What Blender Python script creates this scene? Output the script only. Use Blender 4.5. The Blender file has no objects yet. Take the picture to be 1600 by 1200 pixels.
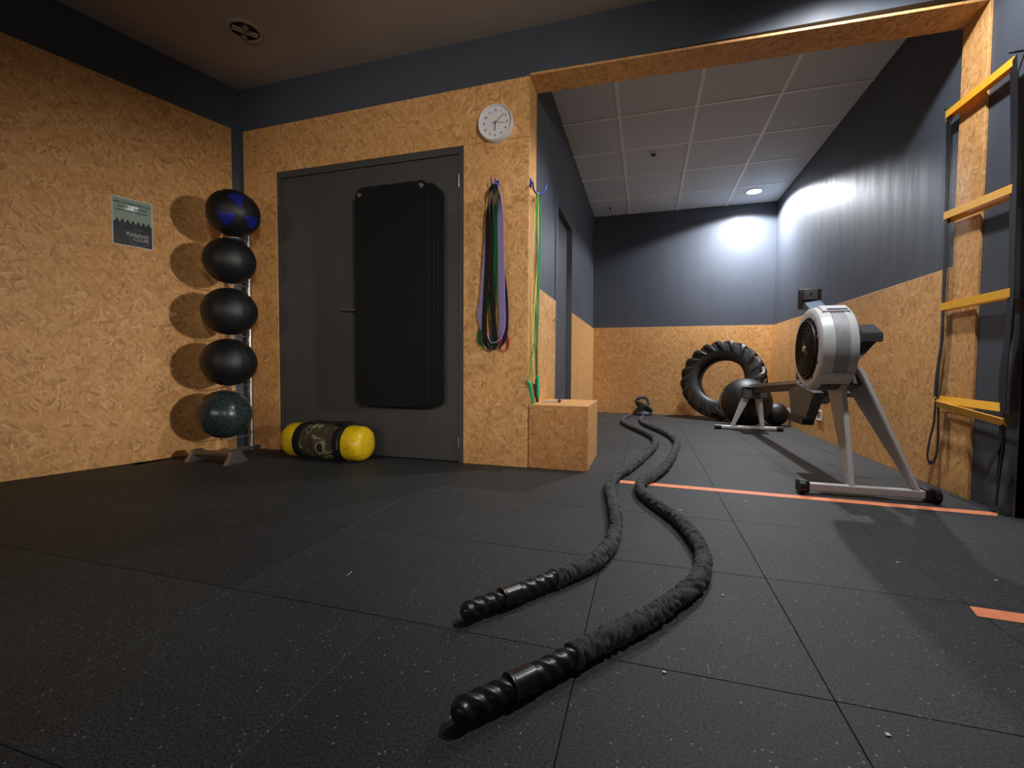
import bpy, bmesh, math, random
from mathutils import Vector, Matrix, Euler, noise
random.seed(7)
PI = math.pi
sc = bpy.context.scene
COL = sc.collection

# ------------------------------------------------------------------ camera
FPX, YAW, PITCH, ROLL, CAMH = 702.28, .289, .0402, .0058, .645
Fv = Vector((-math.sin(YAW)*math.cos(PITCH), math.cos(YAW)*math.cos(PITCH), -math.sin(PITCH)))
R0 = Vector((math.cos(YAW), math.sin(YAW), 0)); U0 = R0.cross(Fv)
Rv = R0*math.cos(ROLL)+U0*math.sin(ROLL); Uv = -R0*math.sin(ROLL)+U0*math.cos(ROLL)
CAM = Vector((0, 0, CAMH))
cd = bpy.data.cameras.new('camera'); cam = bpy.data.objects.new('camera', cd); COL.objects.link(cam)
cd.sensor_width = 36; cd.lens = 36*FPX/1600; cd.clip_start = .02; cd.clip_end = 60
m = Matrix((Rv, Uv, -Fv)).transposed().to_4x4(); m.translation = CAM; cam.matrix_world = m
sc.camera = cam

def at(px, py, ax, v):
    """the point where the sight line of a pixel of the 1600x1200 photo meets the plane axis ax = v"""
    d = Fv+Rv*((px-800)/FPX)+Uv*((600-py)/FPX)
    return CAM+d*((v-CAM[ax])/d[ax])

# ------------------------------------------------------------------ world, exposure, lights
sc.view_settings.view_transform = 'Standard'; sc.view_settings.look = 'None'
sc.view_settings.gamma = 1; sc.view_settings.use_curve_mapping = False
sc.view_settings.exposure = 0.06
w = bpy.data.worlds.new('world'); sc.world = w; w.use_nodes = True
w.node_tree.nodes['Background'].inputs[0].default_value = (.02, .02, .025, 1)
w.node_tree.nodes['Background'].inputs[1].default_value = 0.3

def light(name, kind, loc, energy, col, **k):
    ld = bpy.data.lights.new(name, kind); ld.energy = energy; ld.color = col
    for a, b in k.items():
        if a != 'aim': setattr(ld, a, b)
    o = bpy.data.objects.new(name, ld); COL.objects.link(o); o.location = loc
    if 'aim' in k: o.rotation_euler = (Vector(k['aim'])-Vector(loc)).to_track_quat('-Z', 'Y').to_euler()
    return o
def lambert(o, p=1.0):
    """a downlight's light distribution: strongest straight down, weaker sideways"""
    ld = o.data; ld.use_nodes = True; nt = ld.node_tree; em = next(n for n in nt.nodes if n.type == 'EMISSION')
    tc = nt.nodes.new('ShaderNodeTexCoord'); se = nt.nodes.new('ShaderNodeSeparateXYZ'); nt.links.new(tc.outputs['Normal'], se.inputs[0])
    ab = nt.nodes.new('ShaderNodeMath'); ab.operation = 'ABSOLUTE'; nt.links.new(se.outputs['Z'], ab.inputs[0])
    pw = nt.nodes.new('ShaderNodeMath'); pw.operation = 'POWER'; pw.inputs[1].default_value = p; nt.links.new(ab.outputs[0], pw.inputs[0])
    nt.links.new(pw.outputs[0], em.inputs['Strength'])
L1 = (1.19, 5.98, 2.69); L2 = (.95, 2.19, 2.69)
lambert(light('alcove_downlight_beam', 'SPOT', L1, 360, (.90, .94, 1), spot_size=math.radians(152), spot_blend=.16, shadow_soft_size=.05), .9)
lambert(light('front_downlight_beam', 'SPOT', L2, 145, (.92, .95, 1), spot_size=math.radians(152), spot_blend=.30, shadow_soft_size=.05), .4)
lambert(light('hidden_downlight_beam', 'SPOT', (.02, 3.2, 2.69), 85, (.94, .95, 1), spot_size=math.radians(112), spot_blend=.6, shadow_soft_size=.05), 1.0)   # behind the lintel
# light of the rest of the hall, outside the frame: bright openings low on the walls, then two added fills
light('doorway_light', 'SPOT', (3.9, .85, 1.15), 570, (1, .93, .84), spot_size=math.radians(26), spot_blend=1.0, shadow_soft_size=.12, aim=(-3.0, 2.1, .82))
light('rear_doorway_light', 'SPOT', (-1.9, -2.2, 1.15), 62, (1, .90, .80), spot_size=math.radians(62), spot_blend=1.0, shadow_soft_size=.12, aim=(-1.5, 2.7, .8))
light('side_fill_light', 'SPOT', (2.4, -2.2, 1.45), 520, (1, .95, .9), spot_size=math.radians(38), spot_blend=.9, shadow_soft_size=.22, aim=(-1.0, 2.74, 1.35))  # unseen fill spot, added to brighten the pillar beside the opening
light('rear_fill_light', 'AREA', (-.8, -2.85, 1.5), 10, (1, .95, .9), shape='RECTANGLE', size=3.5, size_y=1.9, aim=(-.8, 2, 1.5))  # unseen area fill, added to lift the whole room; the rear wall is solid

# ------------------------------------------------------------------ materials
def S(c):
    return tuple((x/255/12.92 if x/255 <= .04045 else ((x/255+.055)/1.055)**2.4) for x in c)
def newmat(name):
    mt = bpy.data.materials.new(name); mt.use_nodes = True
    nt = mt.node_tree; b = nt.nodes['Principled BSDF']
    return mt, nt, b
def N(nt, t, **k):
    n = nt.nodes.new(t)
    for a, v in k.items():
        if a.startswith('i_'):
            key = a[2:]; key = int(key) if key.isdigit() else key
            n.inputs[key].default_value = v
        else: setattr(n, a, v)
    return n
def ramp(nt, fac, stops):
    r = nt.nodes.new('ShaderNodeValToRGB'); e = r.color_ramp.elements
    e[0].position, e[0].color = stops[0][0], (*stops[0][1], 1)
    e[1].position, e[1].color = stops[-1][0], (*stops[-1][1], 1)
    for p, c in stops[1:-1]:
        x = e.new(p); x.color = (*c, 1)
    nt.links.new(fac, r.inputs[0]); return r
def mat(name, col, rough=.5, metal=0, var=.12, nscale=40, bump=0, bscale=200, spec=.5, sheen=0, coat=0, emit=None):
    mt, nt, b = newmat(name); L = nt.links
    tc = N(nt, 'ShaderNodeTexCoord')
    no = N(nt, 'ShaderNodeTexNoise', i_Scale=nscale, i_Detail=3.0); L.new(tc.outputs['Object'], no.inputs['Vector'])
    r = ramp(nt, no.outputs['Fac'], [(.25, tuple(c*(1-var) for c in col)), (.75, tuple(min(1, c*(1+var)) for c in col))])
    L.new(r.outputs[0], b.inputs['Base Color'])
    b.inputs['Roughness'].default_value = rough; b.inputs['Metallic'].default_value = metal
    b.inputs['Specular IOR Level'].default_value = spec
    if sheen: b.inputs['Sheen Weight'].default_value = sheen
    if coat: b.inputs['Coat Weight'].default_value = coat
    if bump:
        n2 = N(nt, 'ShaderNodeTexNoise', i_Scale=bscale, i_Detail=3.0); L.new(tc.outputs['Object'], n2.inputs['Vector'])
        bp = N(nt, 'ShaderNodeBump', i_Strength=bump, i_Distance=.002); L.new(n2.outputs['Fac'], bp.inputs['Height'])
        L.new(bp.outputs[0], b.inputs['Normal'])
    if emit:
        b.inputs['Emission Color'].default_value = (*emit[0], 1); b.inputs['Emission Strength'].default_value = emit[1]
    return mt
def osb(name, tint=(1, 1, 1), edge=False):
    mt, nt, b = newmat(name); L = nt.links
    uv = N(nt, 'ShaderNodeUVMap')
    wn = N(nt, 'ShaderNodeTexNoise', i_Scale=9.0, i_Detail=2.0); L.new(uv.outputs[0], wn.inputs['Vector'])
    ws = N(nt, 'ShaderNodeVectorMath', operation='SCALE'); L.new(wn.outputs['Color'], ws.inputs[0]); ws.inputs['Scale'].default_value = .012
    wa = N(nt, 'ShaderNodeVectorMath', operation='ADD'); L.new(uv.outputs[0], wa.inputs[0]); L.new(ws.outputs[0], wa.inputs[1])
    pal = [(.0, (.17, .062, .015)), (.09, (.38, .165, .045)), (.35, (.52, .255, .08)), (.7, (.63, .33, .115)), (.92, (.68, .385, .155)), (1, (.80, .53, .27))]
    col = None; hgt = None
    for i, (ang, sx, sy, th) in enumerate([(20, 15, 40, 0), (75, 17, 50, .45), (128, 14, 58, .5), (-12, 19, 66, .55), (50, 21, 90, .66), (100, 26, 120, .8)]):
        mp = N(nt, 'ShaderNodeMapping'); mp.inputs['Rotation'].default_value = (0, 0, math.radians(ang))
        mp.inputs['Location'].default_value = (i*3.7, i*1.9, 0)
        sc2 = N(nt, 'ShaderNodeVectorMath', operation='MULTIPLY'); sc2.inputs[1].default_value = (sx, sy, 1)
        L.new(wa.outputs[0], mp.inputs['Vector']); L.new(mp.outputs[0], sc2.inputs[0])
        vo = N(nt, 'ShaderNodeTexVoronoi', voronoi_dimensions='2D', i_Scale=1.0); L.new(sc2.outputs[0], vo.inputs['Vector'])
        se = N(nt, 'ShaderNodeSeparateColor'); L.new(vo.outputs['Color'], se.inputs[0])
        gr = N(nt, 'ShaderNodeTexNoise', i_Scale=1.0, i_Detail=3.0)
        gm = N(nt, 'ShaderNodeVectorMath', operation='MULTIPLY'); gm.inputs[1].default_value = (sx*.8, sy*6, 1)
        L.new(mp.outputs[0], gm.inputs[0]); L.new(gm.outputs[0], gr.inputs['Vector'])
        ad = N(nt, 'ShaderNodeMath', operation='MULTIPLY_ADD'); L.new(gr.outputs['Fac'], ad.inputs[0]); ad.inputs[1].default_value = .35
        L.new(se.outputs[0], ad.inputs[2])
        sb = N(nt, 'ShaderNodeMath', operation='SUBTRACT'); L.new(ad.outputs[0], sb.inputs[0]); sb.inputs[1].default_value = .175
        c = ramp(nt, sb.outputs[0], pal).outputs[0]
        if col is None: col = c; hgt = se.outputs[2]
        else:
            gt = N(nt, 'ShaderNodeMath', operation='GREATER_THAN'); L.new(se.outputs[1], gt.inputs[0]); gt.inputs[1].default_value = th
            mx = N(nt, 'ShaderNodeMix', data_type='RGBA'); L.new(gt.outputs[0], mx.inputs['Factor'])
            L.new(col, mx.inputs['A']); L.new(c, mx.inputs['B']); col = mx.outputs['Result']
            mh = N(nt, 'ShaderNodeMix', data_type='FLOAT'); L.new(gt.outputs[0], mh.inputs['Factor'])
            L.new(hgt, mh.inputs['A']); L.new(se.outputs[2], mh.inputs['B']); hgt = mh.outputs['Result']
    big = N(nt, 'ShaderNodeTexNoise', i_Scale=1.6, i_Detail=2.0); L.new(uv.outputs[0], big.inputs['Vector'])
    br = ramp(nt, big.outputs['Fac'], [(.3, tuple(.98*t for t in tint)), (.7, tuple(1.18*t for t in tint))])
    mm = N(nt, 'ShaderNodeMix', data_type='RGBA', blend_type='MULTIPLY'); mm.inputs['Factor'].default_value = 1
    L.new(col, mm.inputs['A']); L.new(br.outputs[0], mm.inputs['B'])
    flat = N(nt, 'ShaderNodeMix', data_type='RGBA'); flat.inputs['Factor'].default_value = .45   # chips differ only mildly
    L.new(mm.outputs['Result'], flat.inputs['A']); flat.inputs['B'].default_value = (.70*tint[0], .375*tint[1], .135*tint[2], 1)
    L.new(flat.outputs['Result'], b.inputs['Base Color'])
    b.inputs['Roughness'].default_value = .55; b.inputs['Specular IOR Level'].default_value = .35
    bp = N(nt, 'ShaderNodeBump', i_Strength=.12, i_Distance=.002); L.new(hgt, bp.inputs['Height']); L.new(bp.outputs[0], b.inputs['Normal'])
    return mt
def rubber_floor():
    mt, nt, b = newmat('rubber_floor'); L = nt.links
    tc = N(nt, 'ShaderNodeTexCoord'); ob = N(nt, 'ShaderNodeObjectInfo')
    ge = N(nt, 'ShaderNodeNewGeometry')
    v = N(nt, 'ShaderNodeTexVoronoi', i_Scale=150.0); L.new(ge.outputs['Position'], v.inputs['Vector'])
    se = N(nt, 'ShaderNodeSeparateColor'); L.new(v.outputs['Color'], se.inputs[0])
    g1 = N(nt, 'ShaderNodeMath', operation='GREATER_THAN'); L.new(se.outputs[0], g1.inputs[0]); g1.inputs[1].default_value = .972
    g2 = N(nt, 'ShaderNodeMath', operation='LESS_THAN'); L.new(v.outputs['Distance'], g2.inputs[0]); g2.inputs[1].default_value = .33
    sp = N(nt, 'ShaderNodeMath', operation='MULTIPLY'); L.new(g1.outputs[0], sp.inputs[0]); L.new(g2.outputs[0], sp.inputs[1])
    n1 = N(nt, 'ShaderNodeTexNoise', i_Scale=210.0, i_Detail=4.0); L.new(ge.outputs['Position'], n1.inputs['Vector'])
    n2 = N(nt, 'ShaderNodeTexNoise', i_Scale=2.2, i_Detail=4.0); L.new(ge.outputs['Position'], n2.inputs['Vector'])
    r1 = ramp(nt, n1.outputs['Fac'], [(.34, (.005, .0057, .0054)), (.66, (.053, .0565, .055))])
    r2 = ramp(nt, n2.outputs['Fac'], [(.3, (.85, .85, .85)), (.7, (1.15, 1.15, 1.15))])
    mm = N(nt, 'ShaderNodeMix', data_type='RGBA', blend_type='MULTIPLY'); mm.inputs['Factor'].default_value = 1
    L.new(r1.outputs[0], mm.inputs['A']); L.new(r2.outputs[0], mm.inputs['B'])
    rt = ramp(nt, ob.outputs['Random'], [(0, (.88, .88, .88)), (1, (1.12, 1.12, 1.12))])
    m3 = N(nt, 'ShaderNodeMix', data_type='RGBA', blend_type='MULTIPLY'); m3.inputs['Factor'].default_value = 1
    L.new(mm.outputs['Result'], m3.inputs['A']); L.new(rt.outputs[0], m3.inputs['B'])
    m4 = N(nt, 'ShaderNodeMix', data_type='RGBA'); L.new(sp.outputs[0], m4.inputs['Factor'])
    L.new(m3.outputs['Result'], m4.inputs['A']); m4.inputs['B'].default_value = (.20, .21, .20, 1)
    L.new(m4.outputs['Result'], b.inputs['Base Color'])
    b.inputs['Roughness'].default_value = .66; b.inputs['Specular IOR Level'].default_value = .42
    bp = N(nt, 'ShaderNodeBump', i_Strength=.3, i_Distance=.002); L.new(n1.outputs['Fac'], bp.inputs['Height']); L.new(bp.outputs[0], b.inputs['Normal'])
    return mt
def camo():
    mt, nt, b = newmat('camouflage_cloth'); L = nt.links
    tc = N(nt, 'ShaderNodeTexCoord')
    no = N(nt, 'ShaderNodeTexNoise', i_Scale=9.0, i_Detail=2.0, i_Distortion=.6); L.new(tc.outputs['Object'], no.inputs['Vector'])
    r = ramp(nt, no.outputs['Fac'], [(0, (.05, .03, .02)), (.40, (.05, .03, .02)), (.47, (.055, .06, .025)), (.56, (.24, .22, .12)), (.62, (.012, .014, .01))])
    r.color_ramp.interpolation = 'CONSTANT'
    L.new(r.outputs[0], b.inputs['Base Color']); b.inputs['Roughness'].default_value = .6
    return mt
def paint(name, c, rough=.5, b2=.3):
    mt, nt, b = newmat(name); L = nt.links
    ge = N(nt, 'ShaderNodeNewGeometry')
    n0 = N(nt, 'ShaderNodeTexNoise', i_Scale=1.3, i_Detail=4.0); L.new(ge.outputs['Position'], n0.inputs['Vector'])
    r = ramp(nt, n0.outputs['Fac'], [(.3, tuple(x*.9 for x in c)), (.7, tuple(x*1.12 for x in c))]); L.new(r.outputs[0], b.inputs['Base Color'])
    mp = N(nt, 'ShaderNodeVectorMath', operation='MULTIPLY'); mp.inputs[1].default_value = (9, 9, 1.2); L.new(ge.outputs['Position'], mp.inputs[0])
    n1 = N(nt, 'ShaderNodeTexNoise', i_Scale=1.0, i_Detail=2.0); L.new(mp.outputs[0], n1.inputs['Vector'])
    rr = N(nt, 'ShaderNodeMapRange'); L.new(n1.outputs['Fac'], rr.inputs[0]); rr.inputs[3].default_value = rough-.1; rr.inputs[4].default_value = rough+.12
    L.new(rr.outputs[0], b.inputs['Roughness'])
    n2 = N(nt, 'ShaderNodeTexNoise', i_Scale=90.0, i_Detail=2.0); L.new(ge.outputs['Position'], n2.inputs['Vector'])
    bp = N(nt, 'ShaderNodeBump', i_Strength=b2, i_Distance=.001); L.new(n2.outputs['Fac'], bp.inputs['Height'])
    b3 = N(nt, 'ShaderNodeBump', i_Strength=.25, i_Distance=.01); L.new(n1.outputs['Fac'], b3.inputs['Height']); L.new(bp.outputs[0], b3.inputs['Normal'])
    L.new(b3.outputs[0], b.inputs['Normal']); b.inputs['Specular IOR Level'].default_value = .4
    return mt

M_OSB = osb('osb_board'); M_OSB2 = osb('osb_box_front_shaded', (.78, .70, .62))  # second one: darker copy for the box front, its shade put into the colour
M_FLOOR = rubber_floor(); M_UNDER = mat('floor_screed', (.006, .006, .006), .9)
M_PAINT = paint('slate_wall_paint', (.070, .079, .098))
M_DOOR = paint('dark_door_paint', (.060, .057, .054), .5)
M_CEIL = paint('ceiling_plaster', (.42, .37, .32), .8)
M_CTILE = mat('ceiling_tile', (.66, .72, .75), .9, var=.05, bump=.4, bscale=300)
M_GRID = mat('ceiling_grid_paint', (.95, .96, .97), .5, var=.03)
M_WHITE = mat('white_plastic', (.72, .72, .72), .4, var=.03)
M_GRAYPL = mat('light_grey_plastic', (.60, .60, .58), .35, var=.04)
M_BLACK = mat('black_plastic', (.012, .012, .013), .4)
M_BLACKM = mat('black_rubber', (.014, .014, .015), .6, bump=.3, bscale=120)
M_MAT = mat('black_foam_mat', (.006, .0065, .006), .8, bump=.6, bscale=260, spec=.2)
M_TYRE = mat('worn_tyre_rubber', (.022, .022, .022), .48, bump=.4, bscale=60, var=.3, nscale=12)
M_LEATHER = mat('black_leather', (.0065, .0065, .007), .48, bump=.5, bscale=180)
M_BLUE = mat('blue_leather', (.008, .012, .20), .4, bump=.3, bscale=180)
M_GREENB = mat('dark_green_speckled_leather', (.022, .036, .036), .27, var=.8, nscale=70, bump=.35, bscale=60)
M_SLEEVE = mat('black_sleeve_cloth', (.036, .039, .040), .85, bump=.6, bscale=400, sheen=.1)
M_SHRINK = mat('glossy_black_shrink_grip', (.016, .016, .016), .32, var=.2, bump=.15, bscale=90)
M_STEEL = mat('brushed_steel', (.35, .34, .33), .35, metal=.9)
M_GREYP = mat('light_grey_frame_paint', (.52, .51, .49), .4, var=.05)
M_DARKF = mat('dark_grey_frame', (.06, .06, .055), .45)
M_RAIL = mat('polished_rail', (.50, .52, .58), .25, metal=.8)
M_YEL = mat('yellow_vinyl', (.72, .47, .01), .33, var=.15, nscale=25)
M_RUNG = mat('orange_yellow_plastic', (.85, .42, .03), .4, var=.05)
M_STRAP = mat('black_webbing', (.007, .007, .010), .8, bump=.4, bscale=500, spec=.25)
M_CAMO = camo()
M_TAPE = mat('orange_tape', (.90, .28, .12), .6, var=.1, nscale=30)
M_PURP = mat('lavender_latex', (.36, .28, .54), .5, var=.06)
M_DPUR = mat('dark_purple_latex', (.035, .018, .07), .5)
M_GRNL = mat('green_latex', (.01, .12, .035), .5)
M_REDL = mat('red_latex', (.45, .03, .015), .45)
M_OLIVE = mat('black_olive_latex', (.016, .014, .010), .5)
M_HOOK = mat('blue_coated_hook', (.02, .05, .35), .35)
M_ROPEG = mat('green_cable', (.03, .32, .08), .4)
M_HANDG = mat('green_handle', (.01, .50, .22), .35)
M_ROPEY = mat('yellow_cable', (.62, .56, .14), .4)
M_ROPEB = mat('brown_cable', (.22, .10, .07), .5)
M_PERF = mat('grey_perforated_metal', (.34, .34, .34), .5, metal=.2)
M_PAPG = mat('poster_green_print', (.30, .42, .34), .25, var=.1, nscale=8, coat=.6)
M_PAPK = mat('poster_black_print', (.008, .009, .012), .25, coat=.6)
M_PAPT = mat('poster_dark_lettering', (.02, .07, .045), .4)
M_PAPL = mat('poster_grey_lettering', (.30, .32, .30), .4)
M_FOIL = mat('clear_laminate_edge', (.65, .65, .62), .15)
M_CLK = mat('clock_face_print', (.78, .74, .74), .5, var=.02)
M_CLKH = mat('clock_hand_black', (.10, .09, .09), .5)
M_GLOW = mat('lamp_diffuser', (.9, .9, .9), .5, emit=((.92, .95, 1), 22))
M_DARK = mat('dark_hollow', (.006, .005, .004), .8)
M_HANDLE = mat('brass_lever', (.62, .46, .28), .3, metal=.9)
M_TAN = mat('tan_piping', (.45, .30, .14), .6)
M_LINT = mat('white_lint', (.7, .7, .68), .8)

# ------------------------------------------------------------------ mesh helpers
def nb(): return bmesh.new()
def uvbox(bm):
    uv = bm.loops.layers.uv.verify()
    for f in bm.faces:
        n = f.normal; a = max(range(3), key=lambda i: abs(n[i]))
        for l in f.loops:
            c = l.vert.co
            l[uv].uv = ((c.y, c.z), (c.x, c.z), (c.x, c.y))[a]
def ob(name, bm, mt, parent=None, smooth=False, org=None, keep=False):
    bm.normal_update(); uvbox(bm)
    if org is None and parent is not None: org = wloc(parent)
    if org is not None and not keep: bmesh.ops.translate(bm, verts=bm.verts, vec=-Vector(org))
    me = bpy.data.meshes.new(name); bm.to_mesh(me); bm.free()
    for x in (mt if isinstance(mt, (list, tuple)) else [mt]): me.materials.append(x)
    if smooth:
        me.shade_smooth()
        if smooth is not True: me.set_sharp_from_angle(angle=math.radians(smooth))
    o = bpy.data.objects.new(name, me); COL.objects.link(o)
    if parent is not None: o.parent = parent
    elif org is not None: o.location = org
    return o
def wloc(o):
    v = Vector(o.location)
    while o.parent: o = o.parent; v += Vector(o.location)
    return v
def tag(o, label=None, cat=None, group=None, kind=None):
    if label: o['label'] = label
    if cat: o['category'] = cat
    if group: o['group'] = group
    if kind: o['kind'] = kind
    return o
def thing(name, label, cat, loc, group=None):
    o = bpy.data.objects.new(name, None); COL.objects.link(o); o.location = loc; o.empty_display_size = .1
    return tag(o, label, cat, group)
def box(bm, lo, hi, bev=0, seg=2, M=None):
    r = bmesh.ops.create_cube(bm, size=1); vs = r['verts']
    lo, hi = Vector(lo), Vector(hi)
    for v in vs: v.co = Vector(((lo[i]+hi[i])/2+v.co[i]*(hi[i]-lo[i]) for i in range(3)))
    if bev:
        es = list({e for v in vs for e in v.link_edges})
        r = bmesh.ops.bevel(bm, geom=es, offset=bev, segments=seg, profile=.5, affect='EDGES')
        vs = list({v for f in r['faces'] for v in f.verts} | {v for v in vs if v.is_valid})
    if M is not None: bmesh.ops.transform(bm, matrix=M, verts=vs)
    return vs
def hexa(bm, P):
    """8 corner points: bottom loop 4, top loop 4"""
    v = [bm.verts.new(p) for p in P]
    for f in ((3, 2, 1, 0), (4, 5, 6, 7), (0, 1, 5, 4), (1, 2, 6, 5), (2, 3, 7, 6), (3, 0, 4, 7)): bm.faces.new([v[i] for i in f])
    bmesh.ops.recalc_face_normals(bm, faces=bm.faces)
    return v
def frames(pts):
    T = []
    n = len(pts)
    for i in range(n):
        T.append((pts[min(i+1, n-1)]-pts[max(i-1, 0)]).normalized())
    up = Vector((0, 0, 1)) if abs(T[0].z) < .9 else Vector((0, 1, 0))
    out = []
    for t in T:
        s = up-t*up.dot(t); s.normalize(); up = s
        out.append((t, s, t.cross(s)))
    return out
def tube(bm, pts, rad, seg=10, cap=True, closed=False):
    pts = [Vector(p) for p in pts]; fr = frames(pts); rings = []; s = 0
    for i, p in enumerate(pts):
        if i: s += (p-pts[i-1]).length
        ring = []
        for k in range(seg):
            a = 2*PI*k/seg; r = rad(s, a, i) if callable(rad) else rad
            ring.append(bm.verts.new(p+(fr[i][1]*math.cos(a)+fr[i][2]*math.sin(a))*r))
        rings.append(ring)
    nr = len(rings)
    for i in range(nr if closed else nr-1):
        A, B = rings[i], rings[(i+1) % nr]
        for k in range(seg): bm.faces.new((A[k], A[(k+1) % seg], B[(k+1) % seg], B[k]))
    if cap and not closed:
        bm.faces.new(rings[0][::-1]); bm.faces.new(rings[-1])
    return rings
def cyl(bm, a, b, r, seg=20, r2=None, cap=True):
    a, b = Vector(a), Vector(b)
    return tube(bm, [a, b], lambda s, t, i: (r if i == 0 else (r2 if r2 is not None else r)), seg, cap)
def catmull(P, step):
    P = [Vector(p) for p in P]; out = []
    for i in range(len(P)-1):
        p0, p1, p2, p3 = P[max(i-1, 0)], P[i], P[i+1], P[min(i+2, len(P)-1)]
        n = max(2, int((p2-p1).length/step))
        for k in range(n):
            t = k/n
            out.append(.5*((2*p1)+(-p0+p2)*t+(2*p0-5*p1+4*p2-p3)*t*t+(-p0+3*p1-3*p2+p3)*t**3))
    out.append(P[-1]); return out
def lathe(bm, prof, seg=32, M=None, cap=True):
    """prof: (r, h) about local Z"""
    rings = []
    for r, h in prof:
        if r < 1e-5: rings.append([bm.verts.new((0, 0, h))]); continue
        rings.append([bm.verts.new((r*math.cos(2*PI*k/seg), r*math.sin(2*PI*k/seg), h)) for k in range(seg)])
    for A, B in zip(rings, rings[1:]):
        for k in range(seg):
            k2 = (k+1) % seg
            if len(A) == 1 and len(B) == 1: continue
            if len(A) == 1: bm.faces.new((A[0], B[k2], B[k]))
            elif len(B) == 1: bm.faces.new((A[k], A[k2], B[0]))
            else: bm.faces.new((A[k], A[k2], B[k2], B[k]))
    if cap:
        if len(rings[0]) > 1: bm.faces.new(rings[0][::-1])
        if len(rings[-1]) > 1: bm.faces.new(rings[-1])
    vs = [v for r in rings for v in r]
    if M is not None: bmesh.ops.transform(bm, matrix=M, verts=vs)
    return vs
def ribbon(bm, pts, wdir, width, thick):
    """flat strap: wdir(i, t) gives the width direction at each point"""
    pts = [Vector(p) for p in pts]; n = len(pts); R = []
    for i, p in enumerate(pts):
        t = (pts[min(i+1, n-1)]-pts[max(i-1, 0)]).normalized()
        wv = Vector(wdir(i/(n-1), t)); wv = (wv-t*wv.dot(t)).normalized(); nn = t.cross(wv)
        R.append([bm.verts.new(p+wv*(sx*width/2)+nn*(sy*thick/2)) for sx, sy in ((-1, -1), (1, -1), (1, 1), (-1, 1))])
    for A, B in zip(R, R[1:]):
        for k in range(4): bm.faces.new((A[k], A[(k+1) % 4], B[(k+1) % 4], B[k]))
    bm.faces.new(R[0][::-1]); bm.faces.new(R[-1])
def rotm(loc, axis_to):
    """matrix that puts local Z along axis_to at loc"""
    q = Vector(axis_to).to_track_quat('Z', 'Y'); M = q.to_matrix().to_4x4(); M.translation = Vector(loc); return M
def struct(name, bm, mt, **k): return tag(ob(name, bm, mt, **k), kind='structure')
def sheet(parent, P, th, into, mt, name='osb_panel'):
    """board from 4 face corners (counted round), thickness th along vector into"""
    bm = nb(); into = Vector(into).normalized()*th
    P = [Vector(p) for p in P]; hexa(bm, [p+into for p in P]+P)
    bmesh.ops.bevel(bm, geom=list(bm.edges), offset=.0012, segments=1, affect='EDGES')
    return ob(name, bm, mt, parent)

# ------------------------------------------------------------------ setting
YD, YI = 2.74, 2.93         # door wall: front face and alcove face
XL, XR = -.712, 1.53        # opening left and right
YB, ZC = 6.40, 2.72
WL = lambda y, z=0: Vector((-2.985-(YD-y)*.289, y, z))   # left wall board face
ZO = 1.178
# floor: rubber tiles on a screed
bm = nb(); box(bm, (-5.0, -3.1, -.06), (4.6, 6.6, -.022)); floor = struct('floor', bm, M_UNDER)
xs = [.363+.4945*k for k in range(-10, 9)]; ys = [.99-.53*7+.53*k for k in range(0, 18)]
bm = nb(); box(bm, (.0006, .0006, -.02), (.4945-.0006, .53-.0006, 0), bev=.0012, seg=1)
bmesh.ops.delete(bm, geom=[f for f in bm.faces if f.normal.z < -.9], context='FACES')
proto = ob('tile', bm, M_FLOOR, floor); first = True
tmesh = proto.data
for x in xs:
    for y in ys:
        if y+.53 < -1.6 or y > YB: continue
        if x+.4945 < WL(y+.53).x-.05 or x > 4.4: continue
        if y+.3 > 2.6 and (x > XR-.06): continue
        if y > YD and (x+.45 < XL): continue
        if x > 2.9 and y < 0: continue
        if first: t = proto; first = False
        else: t = proto.copy(); COL.objects.link(t)
        t.location = (x, y, random.uniform(-.0007, 0)); t.rotation_euler = (random.uniform(-.0006, .0006), random.uniform(-.0006, .0006), 0)
bm = nb(); box(bm, (-5.0, -3.1, -.024), (4.6, -1.6, -.001)); o = ob('far_matting', bm, M_FLOOR, floor)

# ceiling
bm = nb(); box(bm, (-5.0, -3.1, ZC), (4.6, YD+.1, ZC+.06)); ceiling = struct('ceiling', bm, M_CEIL)
bm = nb(); box(bm, (XL-.3, YD+.1, ZC+.02), (XR+.3, YB+.2, ZC+.06)); ob('ceiling_void', bm, M_DARK, ceiling)
cx = [XL-.02, -.245, .358, .955, XR+.023]; cy = [YI-.01, 3.31, 3.925, 4.535, 5.15, 5.79, YB+.02]
for i in range(4):
    for j in range(6):
        bm = nb(); box(bm, (cx[i]+.011, cy[j]+.006, ZC+.003+random.uniform(0, .001)), (cx[i+1]-.011, cy[j+1]-.006, ZC+.018)); ob('ceiling_tile', bm, M_CTILE, ceiling)
for x in cx[1:4]:
    bm = nb(); box(bm, (x-.013, cy[0], ZC-.003), (x+.012, YB+.012, ZC+.012)); ob('grid_bar', bm, M_GRID, ceiling)
for y in cy[1:6]:
    bm = nb(); box(bm, (XL-.02, y-.011, ZC-.002), (XR+.012, y+.011, ZC+.010)); ob('grid_bar', bm, M_GRID, ceiling)

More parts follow.
